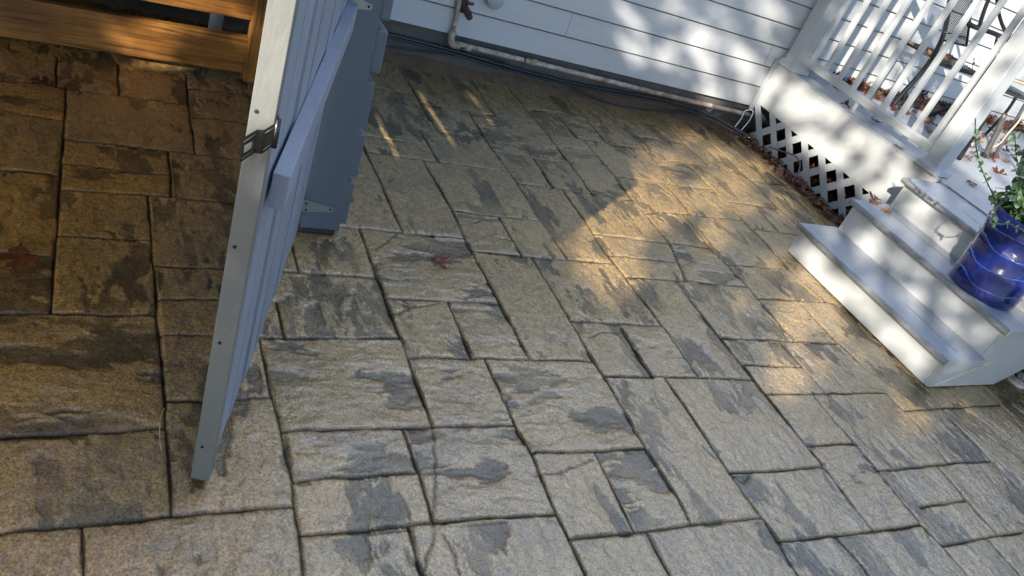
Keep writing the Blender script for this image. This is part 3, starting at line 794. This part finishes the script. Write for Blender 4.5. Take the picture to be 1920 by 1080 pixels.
# hinges
for (za, zb, yb_) in ((.150, .100, 0), (.972, .925, 0)):
    hz = MB(); y = 2.6355
    zc = (za + zb) / 2; xa = lx(.872, zc); xb = lx(.995, zc) if za < .5 else lx(1.0, zc)
    hz.prism([(xa - .004, y, za + .006), (xb, y, zc + .004), (xb + .003, y, zc - .012), (xb - .004, y, zc - .017), (xa - .004, y, zb - .004)], (0, .0035, 0))
    hz.tube([(xa - .006, y, za + .012), (xa - .006, y, zb - .012)], .006, 8)
    hg = hz.build('hinge', M['galv'], gate, bevel=0)
    for xx, zz in ((xa + .012, za - .012), (xa + .016, zb + .008), (xb - .012, zc - .005)):
        s2 = MB().tube([(xx, y - .003, zz), (xx, y + .001, zz)], .0042, 8).build('screw', M['hole'], hg); s2.matrix_parent_inverse = Matrix()

# ------------------------------------------------------------------ raised timber deck on the left
tim = thing('timber_frame', (0.0, 3.97, 0), 'brown stained wooden frame of broad planks around the base of a raised deck', 'wooden frame')
TY = 3.95
def tz(z, x): return z + .050 * (x - .84)
def plank(z0, z1, y0=TY, y1=TY + .038, x0=-3.5, x1=.832, nm='plank'):
    b = MB().hexa([(x0, y0, tz(z0, x0) if x0 > -1 else tz(z0, -1)), (x1, y0, tz(z0, x1)), (x1, y1, tz(z0, x1)), (x0, y1, tz(z0, -1)),
                   (x0, y0, tz(z1, -1)), (x1, y0, tz(z1, x1)), (x1, y1, tz(z1, x1)), (x0, y1, tz(z1, -1))])
    return b.build(nm, M['woodx'], tim, bevel=.003)
plank(.046, .232)
for k in range(6): plank(.322 + k * .205, .508 + k * .205)
MB().box(.834, .888, TY - .045, TY + .045, .02, 1.65, lean=(-.02, 0)).build('post', M['woodz'], tim, bevel=.004)
MB().box(-2.9, -2.8, TY + .04, TY + .14, -.1, 1.65).build('post', M['woodz'], tim)
MB().box(-3.6, .95, 2.42, WY - .06, 1.66, 1.70).build('deck_boards', M['woodx'], tim)
b = MB()
for k in range(10): b.box(-3.5 + k * .48, -3.46 + k * .48, 2.44, WY - .06, 1.52, 1.655)
b.build('joist', M['woodz'], tim)
q = onY((404, 46), 4.38); tag(MB().tube([(q[0], 4.38, -.1), (q[0], 4.38, .42)], .035, 16).build('drain_pipe', M['whitepvc'], smooth=True), 'dull white plastic pipe standing behind the brown planks', 'pipe')
r4 = random.Random(5); 
for k in range(9):
    x = -.5 + 1.35 * k / 9 + r4.uniform(-.05, .05); y = r4.uniform(4.2, 4.45); s_ = r4.uniform(.05, .10); b = MB()
    pr = [(s_ * .5, 0), (s_ * .95, s_ * .2), (s_, s_ * .5), (s_ * .7, s_ * .9), (s_ * .25, s_ * 1.05)]
    b.lathe(pr, (0, 0, 0), 12); b.v = [(a * (1 + .35 * r4.random()), c_ * (1 + .35 * r4.random()), z) for a, c_, z in b.v]
    o = b.build('rock', M['stone'], smooth=False); o.location = (x, y, -.12); tag(o, 'grey rocks in the dark gap behind the brown planks', 'rock', 'rocks behind the planks')

# ------------------------------------------------------------------ blue pot and vine
PC = np.array([4.315, 1.985, RZ[1] + .0185]); PH = .44
pot = thing('flower_pot', tuple(PC), 'tall glazed cobalt blue flower pot with wavy raised bands on the second step', 'flower pot')
prof = [(.0, .0), (.166, .0), (.172, .004), (.178, .02), (.180, .065), (.176, .085), (.184, .15), (.186, .175), (.182, .19), (.192, .25), (.195, .275), (.190, .29), (.203, .35), (.207, .372), (.201, .392), (.206, .42), (.210, .436), (.206, .442), (.198, .440), (.192, .425), (.188, .37), (.186, .34)]
b = MB(); n = 72
for r_, z_ in prof:
    for k in range(n):
        q = 2 * math.pi * k / n; w_ = .0025 * math.sin(3 * q + z_ * 20); b.v.append((PC[0] + (r_ + w_) * math.cos(q), PC[1] + (r_ + w_) * math.sin(q), PC[2] + z_))
for i in range(len(prof) - 1):
    for k in range(n): l = (k + 1) % n; b.f.append((i * n + k, i * n + l, (i + 1) * n + l, (i + 1) * n + k))
b.build('body', M['blue'], pot, smooth=True)
MB().lathe([(.0, -.001), (.163, -.001), (.167, .004)], tuple(PC), 40, cap=False).build('clay_foot', M['terra'], pot)
for zb_, ph in ((.075, .3), (.175, 1.2), (.275, .6), (.365, 2.0)):
    pts = []
    for k in range(96):
        q = 2 * math.pi * k / 96; z_ = zb_ + .015 * math.sin(3 * q + ph) + .003 * math.sin(7 * q + ph * 2) + .002 * math.sin(31 * q)
        r_ = float(np.interp(z_, [p[1] for p in prof[2:15]], [p[0] for p in prof[2:15]])) + .0015
        pts.append((PC[0] + r_ * math.cos(q), PC[1] + r_ * math.sin(q), PC[2] + z_))
    MB().tube(pts, .0050, 8, closed=True).build('raised_band', M['bluerim'], pot, smooth=True)
b = MB(); n = 30; b.v.append((PC[0], PC[1], PC[2] + .395))
for j in range(1, 7):
    for k in range(n):
        q = 2 * math.pi * k / n; r_ = .186 * j / 6; b.v.append((PC[0] + r_ * math.cos(q), PC[1] + r_ * math.sin(q), PC[2] + .385 + r4.uniform(-.008, .012)))
for k in range(n): b.f.append((0, 1 + k, 1 + (k + 1) % n))
for j in range(5):
    for k in range(n): a = 1 + j * n; l = (k + 1) % n; b.f.append((a + k, a + n + k, a + n + l, a + l))
b.build('potting_soil', M['soil'], pot)

plant = thing('vine_plant', (float(PC[0]), float(PC[1]), float(PC[2] + .39)), 'leafy green vine with pale-edged leaves growing in the blue pot', 'plant')
def vleaf(b, p, d, nrm, L):
    d = np.array(d, float); d /= np.linalg.norm(d); s = np.cross(nrm, d); s /= np.linalg.norm(s) + 1e-9; nrm = np.cross(d, s)
    o = len(b.v); ts = (0, .15, .35, .6, .82, 1.0); ws = (.0, .26, .36, .32, .18, 0)
    for t_, w_ in zip(ts, ws):
        c = p + d * L * t_ - nrm * L * .22 * t_ * t_
        b.v += [tuple(c - s * w_ * L + nrm * L * .06), tuple(c), tuple(c + s * w_ * L + nrm * L * .06)]
    for i in range(5):
        a = o + i * 3; b.f += [(a, a + 1, a + 4, a + 3), (a + 1, a + 2, a + 5, a + 4)]
rp = np.random.RandomState(3); stems = MB(); lv_ = MB()
def vine(pts, step, L, r=.0022, start=.1):
    pts = smoothpts(pts, 8); stems.tube(pts, r, 6); acc = 0; side = 0
    tot = sum(np.linalg.norm(pts[i + 1] - pts[i]) for i in range(len(pts) - 1)); run_ = 0
    for i in range(len(pts) - 1):
        seg = pts[i + 1] - pts[i]; l_ = np.linalg.norm(seg); acc += l_; run_ += l_
        if acc > step and run_ > start * tot:
            acc = 0; side += 1; t_ = seg / (l_ + 1e-9)
            p_ = np.cross(t_, [0, 0, 1.0]) + .2 * rp.randn(3); p_ /= np.linalg.norm(p_)
            if side % 2: p_ = np.cross(t_, p_)
            for sg in (1, -1):
                dd = p_ * sg + t_ * .45 + .25 * rp.randn(3); nr = np.array([0, 0, 1.0]) * .9 + .45 * rp.randn(3)
                vleaf(lv_, pts[i], dd, nr, L * rp.uniform(.7, 1.15))
top = PC + np.array([0, 0, .40])
for k in range(90):
    q = rp.uniform(0, 2 * math.pi); r0 = rp.uniform(.02, .15); r1 = r0 + rp.uniform(.02, .14); h_ = rp.uniform(.03, .24)
    a = top + np.array([r0 * math.cos(q), r0 * math.sin(q), -.01]); c = top + np.array([r1 * math.cos(q + .3), r1 * math.sin(q + .3), h_])
    mth_ = (a + c) / 2 + np.array([0, 0, h_ * .35]); vine([a, mth_, c], .014, .046)
for px, yy_, L in ((((1878, 400), (1862, 366), (1838, 310), (1829, 262), (1829, 222)), 1.98, .024), (((1905, 380), (1912, 330), (1905, 290), (1903, 250)), 2.02, .036),
                   (((1915, 360), (1925, 310), (1918, 280)), 2.1, .036), (((1880, 380), (1866, 392), (1862, 412), (1872, 420), (1893, 420), (1906, 428), (1925, 432)), 1.84, .024)):
    vine([onY(p, yy_) for p in px], .045, L, .0028 if L < .03 else .0022, .12)
stems.build('stem', M['stem'], plant, smooth=True); tag(lv_.build('foliage', M['green'], plant, smooth=True), 'green leaves with pale cream edges')

# ------------------------------------------------------------------ patio chairs on the deck
def tubes(b, pxs, y, r, n=5):
    pts = [onY(p[:2], p[2] if len(p) > 2 else y) for p in pxs]
    b.tube(smoothpts(pts, n) if len(pts) > 2 else pts, r, 10); return b
ch = thing('patio_chair', (5.8, 4.1, DZ), 'black metal mesh patio chair behind the white balusters', 'chair', None)
b = MB(); tubes(b, [(1797, -45), (1786, -15), (1779, 18), (1770, 62), (1757, 92), (1742, 117), (1719, 146), (1697, 170), (1672, 200)], 4.12, .018); b.build('leg', M['black'], ch, smooth=True)
b = MB(); tubes(b, [(1872, 70, 3.95), (1858, 120, 3.95), (1832, 160, 3.95), (1800, 193, 4.0), (1778, 203, 4.05), (1742, 216, 4.15)], 4.1, .018); b.build('leg', M['black'], ch, smooth=True)
b = MB(); tubes(b, [(1812, 40), (1822, 48), (1838, 54), (1862, 62), (1884, 72), (1900, 80)], 4.0, .018); b.build('arm', M['darkmetal'], ch, smooth=True)
b = MB(); tubes(b, [(1862, -20), (1850, 8), (1842, 30), (1836, 50)], 4.0, .014); b.build('arm', M['darkmetal'], ch, smooth=True)
def mesh_panel(c0, cu, cv, nu, nv_, r):
    b = MB(); c0, cu, cv = map(np.array, (c0, cu, cv)); n_ = np.cross(cu, cv); n_ = n_ / np.linalg.norm(n_) * r
    def bar(a, c):
        d = c - a; s = np.cross(n_, d); s = s / (np.linalg.norm(s) + 1e-9) * r; b.add([a - s, a + s, c + s, c - s, a - s + n_, a + s + n_, c + s + n_, c - s + n_], [(0, 1, 2, 3), (7, 6, 5, 4), (0, 3, 7, 4), (1, 5, 6, 2)])
    for k in range(-nv_, nu):
        for sg in (0, 1):
            a = np.array([k, 0.]); c = np.array([k + nv_, float(nv_)])
            lo = max(0, -k); hi_ = min(nv_, nu - k)
            if hi_ <= lo: continue
            A_ = ((k + lo) / nu, lo / nv_); B_ = ((k + hi_) / nu, hi_ / nv_)
            if sg: A_ = (1 - A_[0], A_[1]); B_ = (1 - B_[0], B_[1])
            bar(c0 + cu * A_[0] + cv * A_[1], c0 + cu * B_[0] + cv * B_[1])
    return b
pa, pb, pc, pd = onY((1766, 75), 4.05), onY((1812, 86), 3.98), onY((1783, -60), 4.2), onY((1836, -60), 4.1)
mesh_panel(pa, pb - pa, pc - pa, 14, 26, .0022).build('back_mesh', M['black'], ch)
b = MB(); tubes(b, [(1868, -15), (1872, 20), (1880, 48), (1893, 70)], 3.95, .013); b.build('arm', M['darkmetal'], ch, smooth=True); b = MB(); b.tube([pa, pb], .008, 8); b.tube([pb, pb + pc - pa], .009, 8); b.tube([pa + (pc - pa) * .12, pb + (pc - pa) * .12], .005, 8); b.build('back_frame', M['black'], ch, smooth=True)
s0, s1 = onY((1764, 112), 4.02), onY((1838, 150), 4.02); dv = np.array([.08, .42, .0])
s1[2] = s0[2] = (s0[2] + s1[2]) / 2
mesh_panel(s0, s1 - s0, dv, 20, 16, .0025).build('seat_mesh', M['black'], ch)
b = MB(); b.tube([s0, s1, s1 + dv, s0 + dv], .016, 8, closed=True); b.build('seat_frame', M['darkmetal'], ch, smooth=True)

c2 = thing('patio_chair', (6.2, 3.6, DZ), 'worn grey-brown metal patio chair partly hidden behind the white corner post', 'chair', None)
def leg(pxs, r, m='greymetal'): tubes(b_ := MB(), pxs, 3.6, r); b_.build('leg', M[m], c2, smooth=True)
leg([(1884, 214, 3.46), (1868, 250, 3.46), (1852, 282, 3.46), (1851, 296, 3.46)], .020)
leg([(1932, 180, 3.5), (1915, 208, 3.5), (1888, 255, 3.5), (1864, 293, 3.5)], .013)
leg([(1908, 178, 3.95), (1885, 212, 3.95), (1848, 252, 4.0)], .013, 'black')
leg([(1855, 205, 3.28), (1838, 235, 3.28), (1815, 270, 3.28), (1797, 298, 3.28)], .019, 'darkmetal')
leg([(1945, 250, 3.3), (1928, 275, 3.3), (1912, 320, 3.3)], .02, 'darkmetal')
b = MB(); tubes(b, [(1862, 158, 3.4), (1885, 163, 3.42), (1905, 172, 3.45), (1935, 188, 3.5)], 3.4, .022); b.build('seat_rail', M['greymetal'], c2, smooth=True)
b = MB(); tubes(b, [(1864, 168, 3.38), (1885, 172, 3.40), (1905, 180, 3.43), (1935, 190, 3.48)], 3.4, .011); b.build('seat_rail', M['darkmetal'], c2, smooth=True)
f0 = onY((1843, 293), 3.47); MB().tube([f0 + np.array([0, 0, -.012]), f0 + np.array([0, 0, .03])], .024, 12).build('rubber_foot', M['black'], c2)
tag(tubes(MB(), [(1950, 190, 3.42), (1920, 216, 3.42), (1905, 234, 3.42), (1890, 250, 3.42), (1876, 268, 3.42), (1862, 276, 3.42)], 3.4, .006).build('stick', M['rope'], smooth=True), 'thin pale tan stick leaning among the chair legs on the deck', 'stick')
tag(tubes(MB(), [(1894, 148, 3.3), (1905, 152, 3.3), (1935, 162, 3.3)], 3.3, .010).build('stick', M['rope'], smooth=True), 'short tan stick lying on the seat of the worn chair', 'stick')

# ------------------------------------------------------------------ leaves
def oak_leaf(size, seed, curl=.25, fold=.2):
    r = random.Random(seed); b = MB(); side = []
    ts = [0, .07, .15, .20, .24, .29, .35, .41, .46, .50, .55, .62, .68, .73, .78, .86, .93, 1.0]
    for sg in (-1, 1):
        q1, q2, q3 = r.uniform(.18, .30), r.uniform(.30, .46), r.uniform(.18, .32)
        ws = [.012, .03, .05, q1 * .6, q1, q1 * .8, .045, .07, q2 * .7, q2, q2 * .82, .05, .07, q3 * .8, q3, .07, .05, .0]
        up = [0, 0, 0, .03, .09, .10, 0, 0, .03, .12, .14, 0, 0, .06, .13, .02, 0, 0]
        side.append([(sg * w, t + u_ * r.uniform(.7, 1.4) + r.uniform(-.01, .01)) for w, t, u_ in zip(ws, ts, up)])
    k1, k2 = r.uniform(-1, 1) * curl, r.uniform(.3, 1) * curl
    def P3(x, y): return ((x) * size, (y - .5) * size, size * (k1 * (y - .5) ** 2 + k2 * x * x * 2.2 * (1 if r.random() > .1 else -1) + fold * abs(x) * .5 + .01 * r.random() + .02))
    for i, t in enumerate(ts):
        lx_, ly = side[0][i]; rx_, ry = side[1][i]
        b.v += [P3(lx_, ly), P3(0, t), P3(rx_, ry)]
    for i in range(len(ts) - 1):
        a = i * 3; b.f += [(a, a + 1, a + 4, a + 3), (a + 1, a + 2, a + 5, a + 4)]
    o = len(b.v); w = .008
    b.v += [P3(-w, 0), P3(w, 0), P3(w * .6, -.22), P3(-w * .6, -.22)]; b.f.append((o, o + 1, o + 2, o + 3))
    return b
def place_leaf(pos, size, rz, m, seed, label, tilt=(0, 0), grp=None, curl=.25, z=None):
    o = oak_leaf(size, seed, curl).build('oak_leaf', M[m], smooth=False)
    o.location = tuple(pos); o.rotation_euler = (tilt[0], tilt[1], rz)
    sd = o.modifiers.new('thick', 'SOLIDIFY'); sd.thickness = .0007
    return tag(o, label, 'leaf', grp)
place_leaf(onZ((825, 490)) + [0, 0, .006], .105, math.radians(200), 'leaf_red', 5, 'small rust-brown oak leaf alone in the middle of the patio', curl=.3)
place_leaf(onZ((34, 484)) + [0, 0, .004], .155, math.radians(176), 'leaf_red', 21, 'large shiny wet reddish-brown oak leaf at the left edge of the patio', curl=.1)
place_leaf(onZ((82, 157)) + [0, 0, .003], .12, math.radians(60), 'leaf_dark', 13, 'dark red wet leaf flat in the shade near the brown planks', curl=.08)
place_leaf(onZ((832, 152)) + [0, 0, .004], .055, math.radians(60), 'leaf_dark', 14, 'tiny curled dark leaf near the house foundation', curl=.8)
place_leaf(onZ((1636, 379), .40) + [0, 0, .012], .13, math.radians(-60), 'leaf_rust', 8, 'curled brown oak leaf at the far end of the second step', tilt=(.3, .2), curl=.7)
place_leaf(onZ((1660, 398), .40) + [0, 0, .008], .09, math.radians(200), 'leaf_tan', 9, 'small tan leaf scrap against the top riser', tilt=(.2, .4), curl=.6)
place_leaf(onZ((1822, 346), DZ) + [0, 0, .006], .105, math.radians(120), 'leaf_rust', 15, 'rust-red oak leaf on the deck between the corner post and the blue pot', curl=.4)
place_leaf(onZ((1872, 328), DZ) + [0, 0, .012], .15, math.radians(60), 'leaf_rust', 16, 'large rolled rust-brown leaf on the sunny deck', tilt=(.1, .5), curl=.8)
place_leaf(onZ((1812, 300), DZ) + [0, 0, .01], .10, math.radians(80), 'leaf_tan', 17, 'curled tan leaf beside the foot of the corner post', tilt=(.3, .2), curl=.8)
place_leaf(onZ((1858, 300), DZ) + [0, 0, .014], .14, math.radians(10), 'leaf_rust', 18, 'crumpled red-brown leaf at the chair foot', tilt=(.5, .2), curl=.9)
place_leaf(onZ((1886, 302), DZ) + [0, 0, .008], .14, math.radians(100), 'leaf_tan', 19, 'orange-tan oak leaf on the deck near the chair legs', curl=.4)
place_leaf(onZ((1684, 278), DZ) + [0, 0, .006], .10, math.radians(70), 'leaf_rust', 22, 'rust oak leaf at the deck edge beneath the bottom rail', curl=.4)
place_leaf(onZ((1640, 231), DZ) + [0, 0, .008], .11, math.radians(65), 'leaf_dark', 23, 'dark leaf on the deck edge in the middle of the railing', curl=.7)
place_leaf(onZ((1586, 199), DZ) + [0, 0, .006], .10, math.radians(30), 'leaf_dark', 24, 'dark twiggy leaf on the deck edge near the rail foot', curl=.7)
place_leaf(onZ((1571, 166), DZ) + [0, 0, .006], .10, math.radians(10), 'leaf_dark', 25, 'dark leaf by the wall below the first balusters', curl=.6)
place_leaf(onZ((1734, 270), DZ) + [0, 0, .006], .09, math.radians(140), 'leaf_dark', 26, 'small dark leaf behind the railing next to the corner post', curl=.5)
place_leaf(onZ((1736, 236), DZ) + [0, 0, .02], .15, math.radians(95), 'leaf_tan', 27, 'big rolled tan leaf behind the balusters', tilt=(.2, .6), curl=.9)
place_leaf(onY((1822, 122), 4.0) + [0, 0, .0], .13, math.radians(30), 'leaf_tan', 28, 'tan leaf standing up on the black mesh seat', tilt=(1.1, .2), curl=.4)
# sunk litter: many uncountable leaves as one object
def litter(n, fn, name, label, sizes, mats, seed, standing=.25):
    r = random.Random(seed); b = MB(); mi = []
    for k in range(n):
        l = oak_leaf(r.uniform(*sizes), r.randint(0, 99999), r.uniform(.2, .9), .3); p = fn(r)
        Rm = Matrix.Rotation(r.uniform(0, 6.28), 3, 'Z') @ Matrix.Rotation(r.gauss(0, standing), 3, 'X') @ Matrix.Rotation(r.gauss(0, standing), 3, 'Y')
        b.add([tuple(Rm @ Vector(v) + Vector(p)) for v in l.v], l.f); mi += [r.randrange(len(mats))] * len(l.f)
    me = bpy.data.meshes.new(name); me.from_pydata(b.v, [], b.f)
    for m in mats: me.materials.append(M[m])
    me.polygons.foreach_set('material_index', mi); me.update()
    o = bpy.data.objects.new(name, me); scene.collection.objects.link(o); return tag(o, label, kind='stuff')
litter(290, lambda r: (r.uniform(4.70, 4.845) if r.random() < .75 else r.uniform(4.66, 4.85), 3.05 + 1.5 * r.random() ** .9, r.uniform(-.02, .028)), 'leaf_litter', 'orange-brown fallen leaves packed along the foot of the lattice', (.045, .085), ('leaf_rust', 'leaf_tan', 'leaf_tan', 'leaf_rust', 'leaf_dark'), 31, .5)
litter(260, lambda r: (r.uniform(4.9, 5.5), r.uniform(2.9, 4.5), r.uniform(-.01, .05)), 'leaf_litter', 'brown leaves lying in the dark under the deck', (.06, .11), ('leaf_tan', 'leaf_rust', 'leaf_dark'), 32, .4)
def heap(r):
    x = r.uniform(5.35, 8.6); y = WY - .03 - abs(r.gauss(0, .16)) - (.1 * r.random()); return (x, max(3.6, y), DZ + .006 + .05 * max(0, 1 - (WY - y) / .35) * r.random())
litter(330, heap, 'leaf_litter', 'drift of brown fallen leaves along the wall on the deck', (.06, .12), ('leaf_tan', 'leaf_rust', 'leaf_dark', 'leaf_dark'), 33, .45)
litter(60, lambda r: (r.uniform(5.7, 7.9), r.uniform(3.45, 4.35), DZ + .006 + .02 * r.random()), 'leaf_litter', 'loose brown leaves scattered around the chair legs', (.06, .11), ('leaf_tan', 'leaf_rust', 'leaf_dark'), 34, .4)
litter(24, lambda r: (s0[0] + .55 * r.random(), s0[1] + .05 + .3 * r.random(), s0[2] + .02), 'leaf_litter', 'dry leaves caught on the black mesh seat', (.05, .09), ('leaf_tan', 'leaf_dark', 'leaf_rust'), 35, .4)
litter(50, lambda r: (r.uniform(4.76, 5.3), r.uniform(1.2, 1.74), r.uniform(-.02, .01)), 'leaf_litter', 'brown leaves in the mulch beside the stairs', (.04, .08), ('leaf_tan', 'leaf_rust', 'leaf_dark'), 36, .4)
for k, (px, s_) in enumerate((((1893, 702), .04), ((1908, 716), .045), ((1918, 703), .035))):
    q = onZ(px); b = MB(); b.lathe([(s_ * .6, 0), (s_, s_ * .25), (s_ * .85, s_ * .6), (s_ * .3, s_ * .8)], (0, 0, 0), 10); b.v = [(a * (1 + .4 * r4.random()), c_ * (1 + .4 * r4.random()), z) for a, c_, z in b.v]
    o = b.build('stone', mat('pale_stone', (.5, .47, .40), .8, var=.3) if k == 0 else bpy.data.materials['pale_stone'], smooth=False); o.location = tuple(q + [0, 0, -.02])
    tag(o, 'pale broken stone at the patio edge beside the stairs', 'stone', 'pale edging stones')
tag(MB().tube(smoothpts([onZ((307, 768)) + [0, 0, .004], onZ((300, 790)) + [0, 0, .009], onZ((299, 820)) + [0, 0, .005], onZ((302, 846)) + [0, 0, .004]], 5), .0012, 5).build('pine_needle', M['rope']), 'thin tan pine needle lying across a joint near the gate end', 'pine needle')

# ------------------------------------------------------------------ unseen tree added towards the sun, leaves thinned where light patches should fall
e1 = np.array([-SUNH[1], SUNH[0], 0.0]); e2 = np.cross(SD, e1); e2 = e2 if e2[2] > 0 else -e2
LIT = []      # (a, b, radius, openness)
def lit(p, r, o=1.0): LIT.append((float(p @ e1), float(p @ e2), r, o))
for px, r_, o_ in (((1120, 395), .24, 1), ((1165, 350), .22, 1), ((1130, 450), .20, 1), ((1160, 520), .14, .95), ((1250, 385), .20, .9), ((1340, 440), .14, .8), ((1330, 365), .2, .85), ((1235, 345), .16, .9),
                   ((1410, 320), .16, .8), ((1400, 380), .14, .8), ((1520, 555), .20, 1), ((1495, 600), .15, .9), ((1475, 690), .14, .7), ((1560, 610), .12, .8), ((1440, 500), .10, .5), ((1540, 680), .1, .5), ((1180, 420), .14, .9), ((1700, 760), .12, .5), ((1200, 500), .06, .9), ((1300, 262), .22, .45), ((1250, 250), .2, .35), ((1345, 290), .2, .5), ((1385, 345), .2, .5), ((1460, 385), .16, .5), ((1240, 300), .2, .5), ((1420, 560), .16, .4), ((1620, 640), .14, .45), ((1800, 750), .12, .4), ((1500, 470), .12, .5)):
    lit(onZ(px), r_ * 1.05, min(1, o_ * 1.1))
for y in np.arange(2.95, 4.6, .22):
    for z in (.33, .5): lit(np.array([DX, y, z]), .15, .62)
for y in np.arange(1.8, 2.8, .2):
    lit(np.array([RX[0], y, .08]), .11, .72); lit(np.array([RX[1], y, .28]), .10, .62); lit(np.array([RX[2], y, .48]), .12, .55)
for y in np.arange(1.75, 2.8, .17):
    for x in (3.98, 4.1, 4.28, 4.4, 4.6, 4.75): lit(np.array([x, y + .07 * math.sin(x * 9), .2 if x < 4.17 else .4 if x < 4.48 else .6]), .075, .75 if math.sin(x * 31 + y * 17) > -.2 else .3)
for x in np.arange(4.95, 7.5, .3):
    for y in np.arange(2.3, 4.2, .3): lit(np.array([x, y, DZ]), .17, .7 if x > 5.3 else .45)
for y in np.arange(3.0, 4.5, .25):
    for z in (.7, .95, 1.2, 1.5, 1.8): lit(np.array([PXc, y, z]), .2, .5)
for x in np.arange(5.6, 9, .3):
    for z in (.7, 1.0, 1.3, 1.7, 2.1): lit(np.array([x, WY, z]), .28, .52)
for px, r_, o_ in (((1190, 85), .16, .6), ((1310, 70), .2, .6), ((1330, 130), .16, .6), ((1330, 185), .12, .85), ((1250, 100), .1, .8), ((1400, 110), .14, .6), ((1180, 40), .12, .6), ((1400, 180), .08, .6), ((1250, 30), .12, .4), ((1430, 40), .2, .5), ((1250, 70), .3, .42), ((1350, 100), .35, .42), ((1400, 50), .3, .4)):
    lit(onY(px, WY), r_, o_)
for px, r_, o_ in (((262, 88), .11, 1), ((300, 72), .08, 1), ((300, 102), .06, 1), ((350, 50), .07, .8), ((430, 30), .13, 1), ((380, 15), .13, 1), ((300, 15), .10, .9), ((460, 70), .09, .9), ((420, 70), .06, .9)): lit(onY(px, TY), r_, o_)
lit(onZ((245, 145)), .05, .5)
for px, o_ in (((500, 60), .75), ((490, 150), .8), ((470, 230), .7), ((450, 330), .5), ((435, 440), .6), ((425, 500), .5)): lit(onY(px, 1.45), .07, o_)
for a_, c_ in (((860, 178), (903, 230)), ((773, 187), (833, 270)), ((693, 227), (733, 287))):
    for f_ in (0, .33, .67, 1): lit(onZ((a_[0] + (c_[0] - a_[0]) * f_, a_[1] + (c_[1] - a_[1]) * f_)), .085, 1)
LIT = np.array(LIT)
def openness(a, b):
    d = np.hypot(LIT[:, 0] - a, LIT[:, 1] - b) / LIT[:, 2]; return float(np.max(np.clip(1.6 - 1.3 * d, 0, 1) * LIT[:, 3]))
tree = thing('dapple_tree', tuple(np.array([-6.0, -5.0, -.15])), 'unseen leafy tree added towards the low sun, crown shaped to dapple the light', 'tree')
rt = np.random.RandomState(5); fol = MB(); cnt = 0
amin, amax, bmin, bmax = -3.2, 4.4, -.1, 4.6
for k in range(46000):
    a, b_ = rt.uniform(amin, amax), rt.uniform(bmin, bmax); L = rt.uniform(6.6, 9.0)
    op = openness(a, b_)
    cl = float(fbm(np.array(a * 6.), np.array(b_ * 6.), 400, 3)); op2 = min(1, max(0, op + (cl - .5) * 1.1 * (1 if .15 < op < .99 else 0)))
    if rt.rand() < min(.985, op2 * 1.02) : continue
    if op > .5 and rt.rand() < .8: continue
    p = a * e1 + b_ * e2 - SD * L; s_ = rt.uniform(.05, .10) if op > .02 else rt.uniform(.09, .15); q = rt.randn(3); q /= np.linalg.norm(q); q2 = np.cross(q, rt.randn(3)); q2 /= np.linalg.norm(q2)
    fol.add([p - q * s_, p + q2 * s_ * .5, p + q * s_, p - q2 * s_ * .5], [(0, 1, 2, 3)])
fo = fol.build('dapple_crown', M['dapple_treeleaf'], tree)
tb = np.array([-6.2, -4.6, -.2]); cc = (amin + amax) / 2 * e1 + 2.4 * e2 - SD * 7.8
b = MB(); b.tube(smoothpts([tb, tb * .7 + cc * .3, cc * .6 + tb * .4], 4), [.22] * 4 + [.18] * 5, 12)
b.build('dapple_trunk', M['bark'], tree, smooth=True)
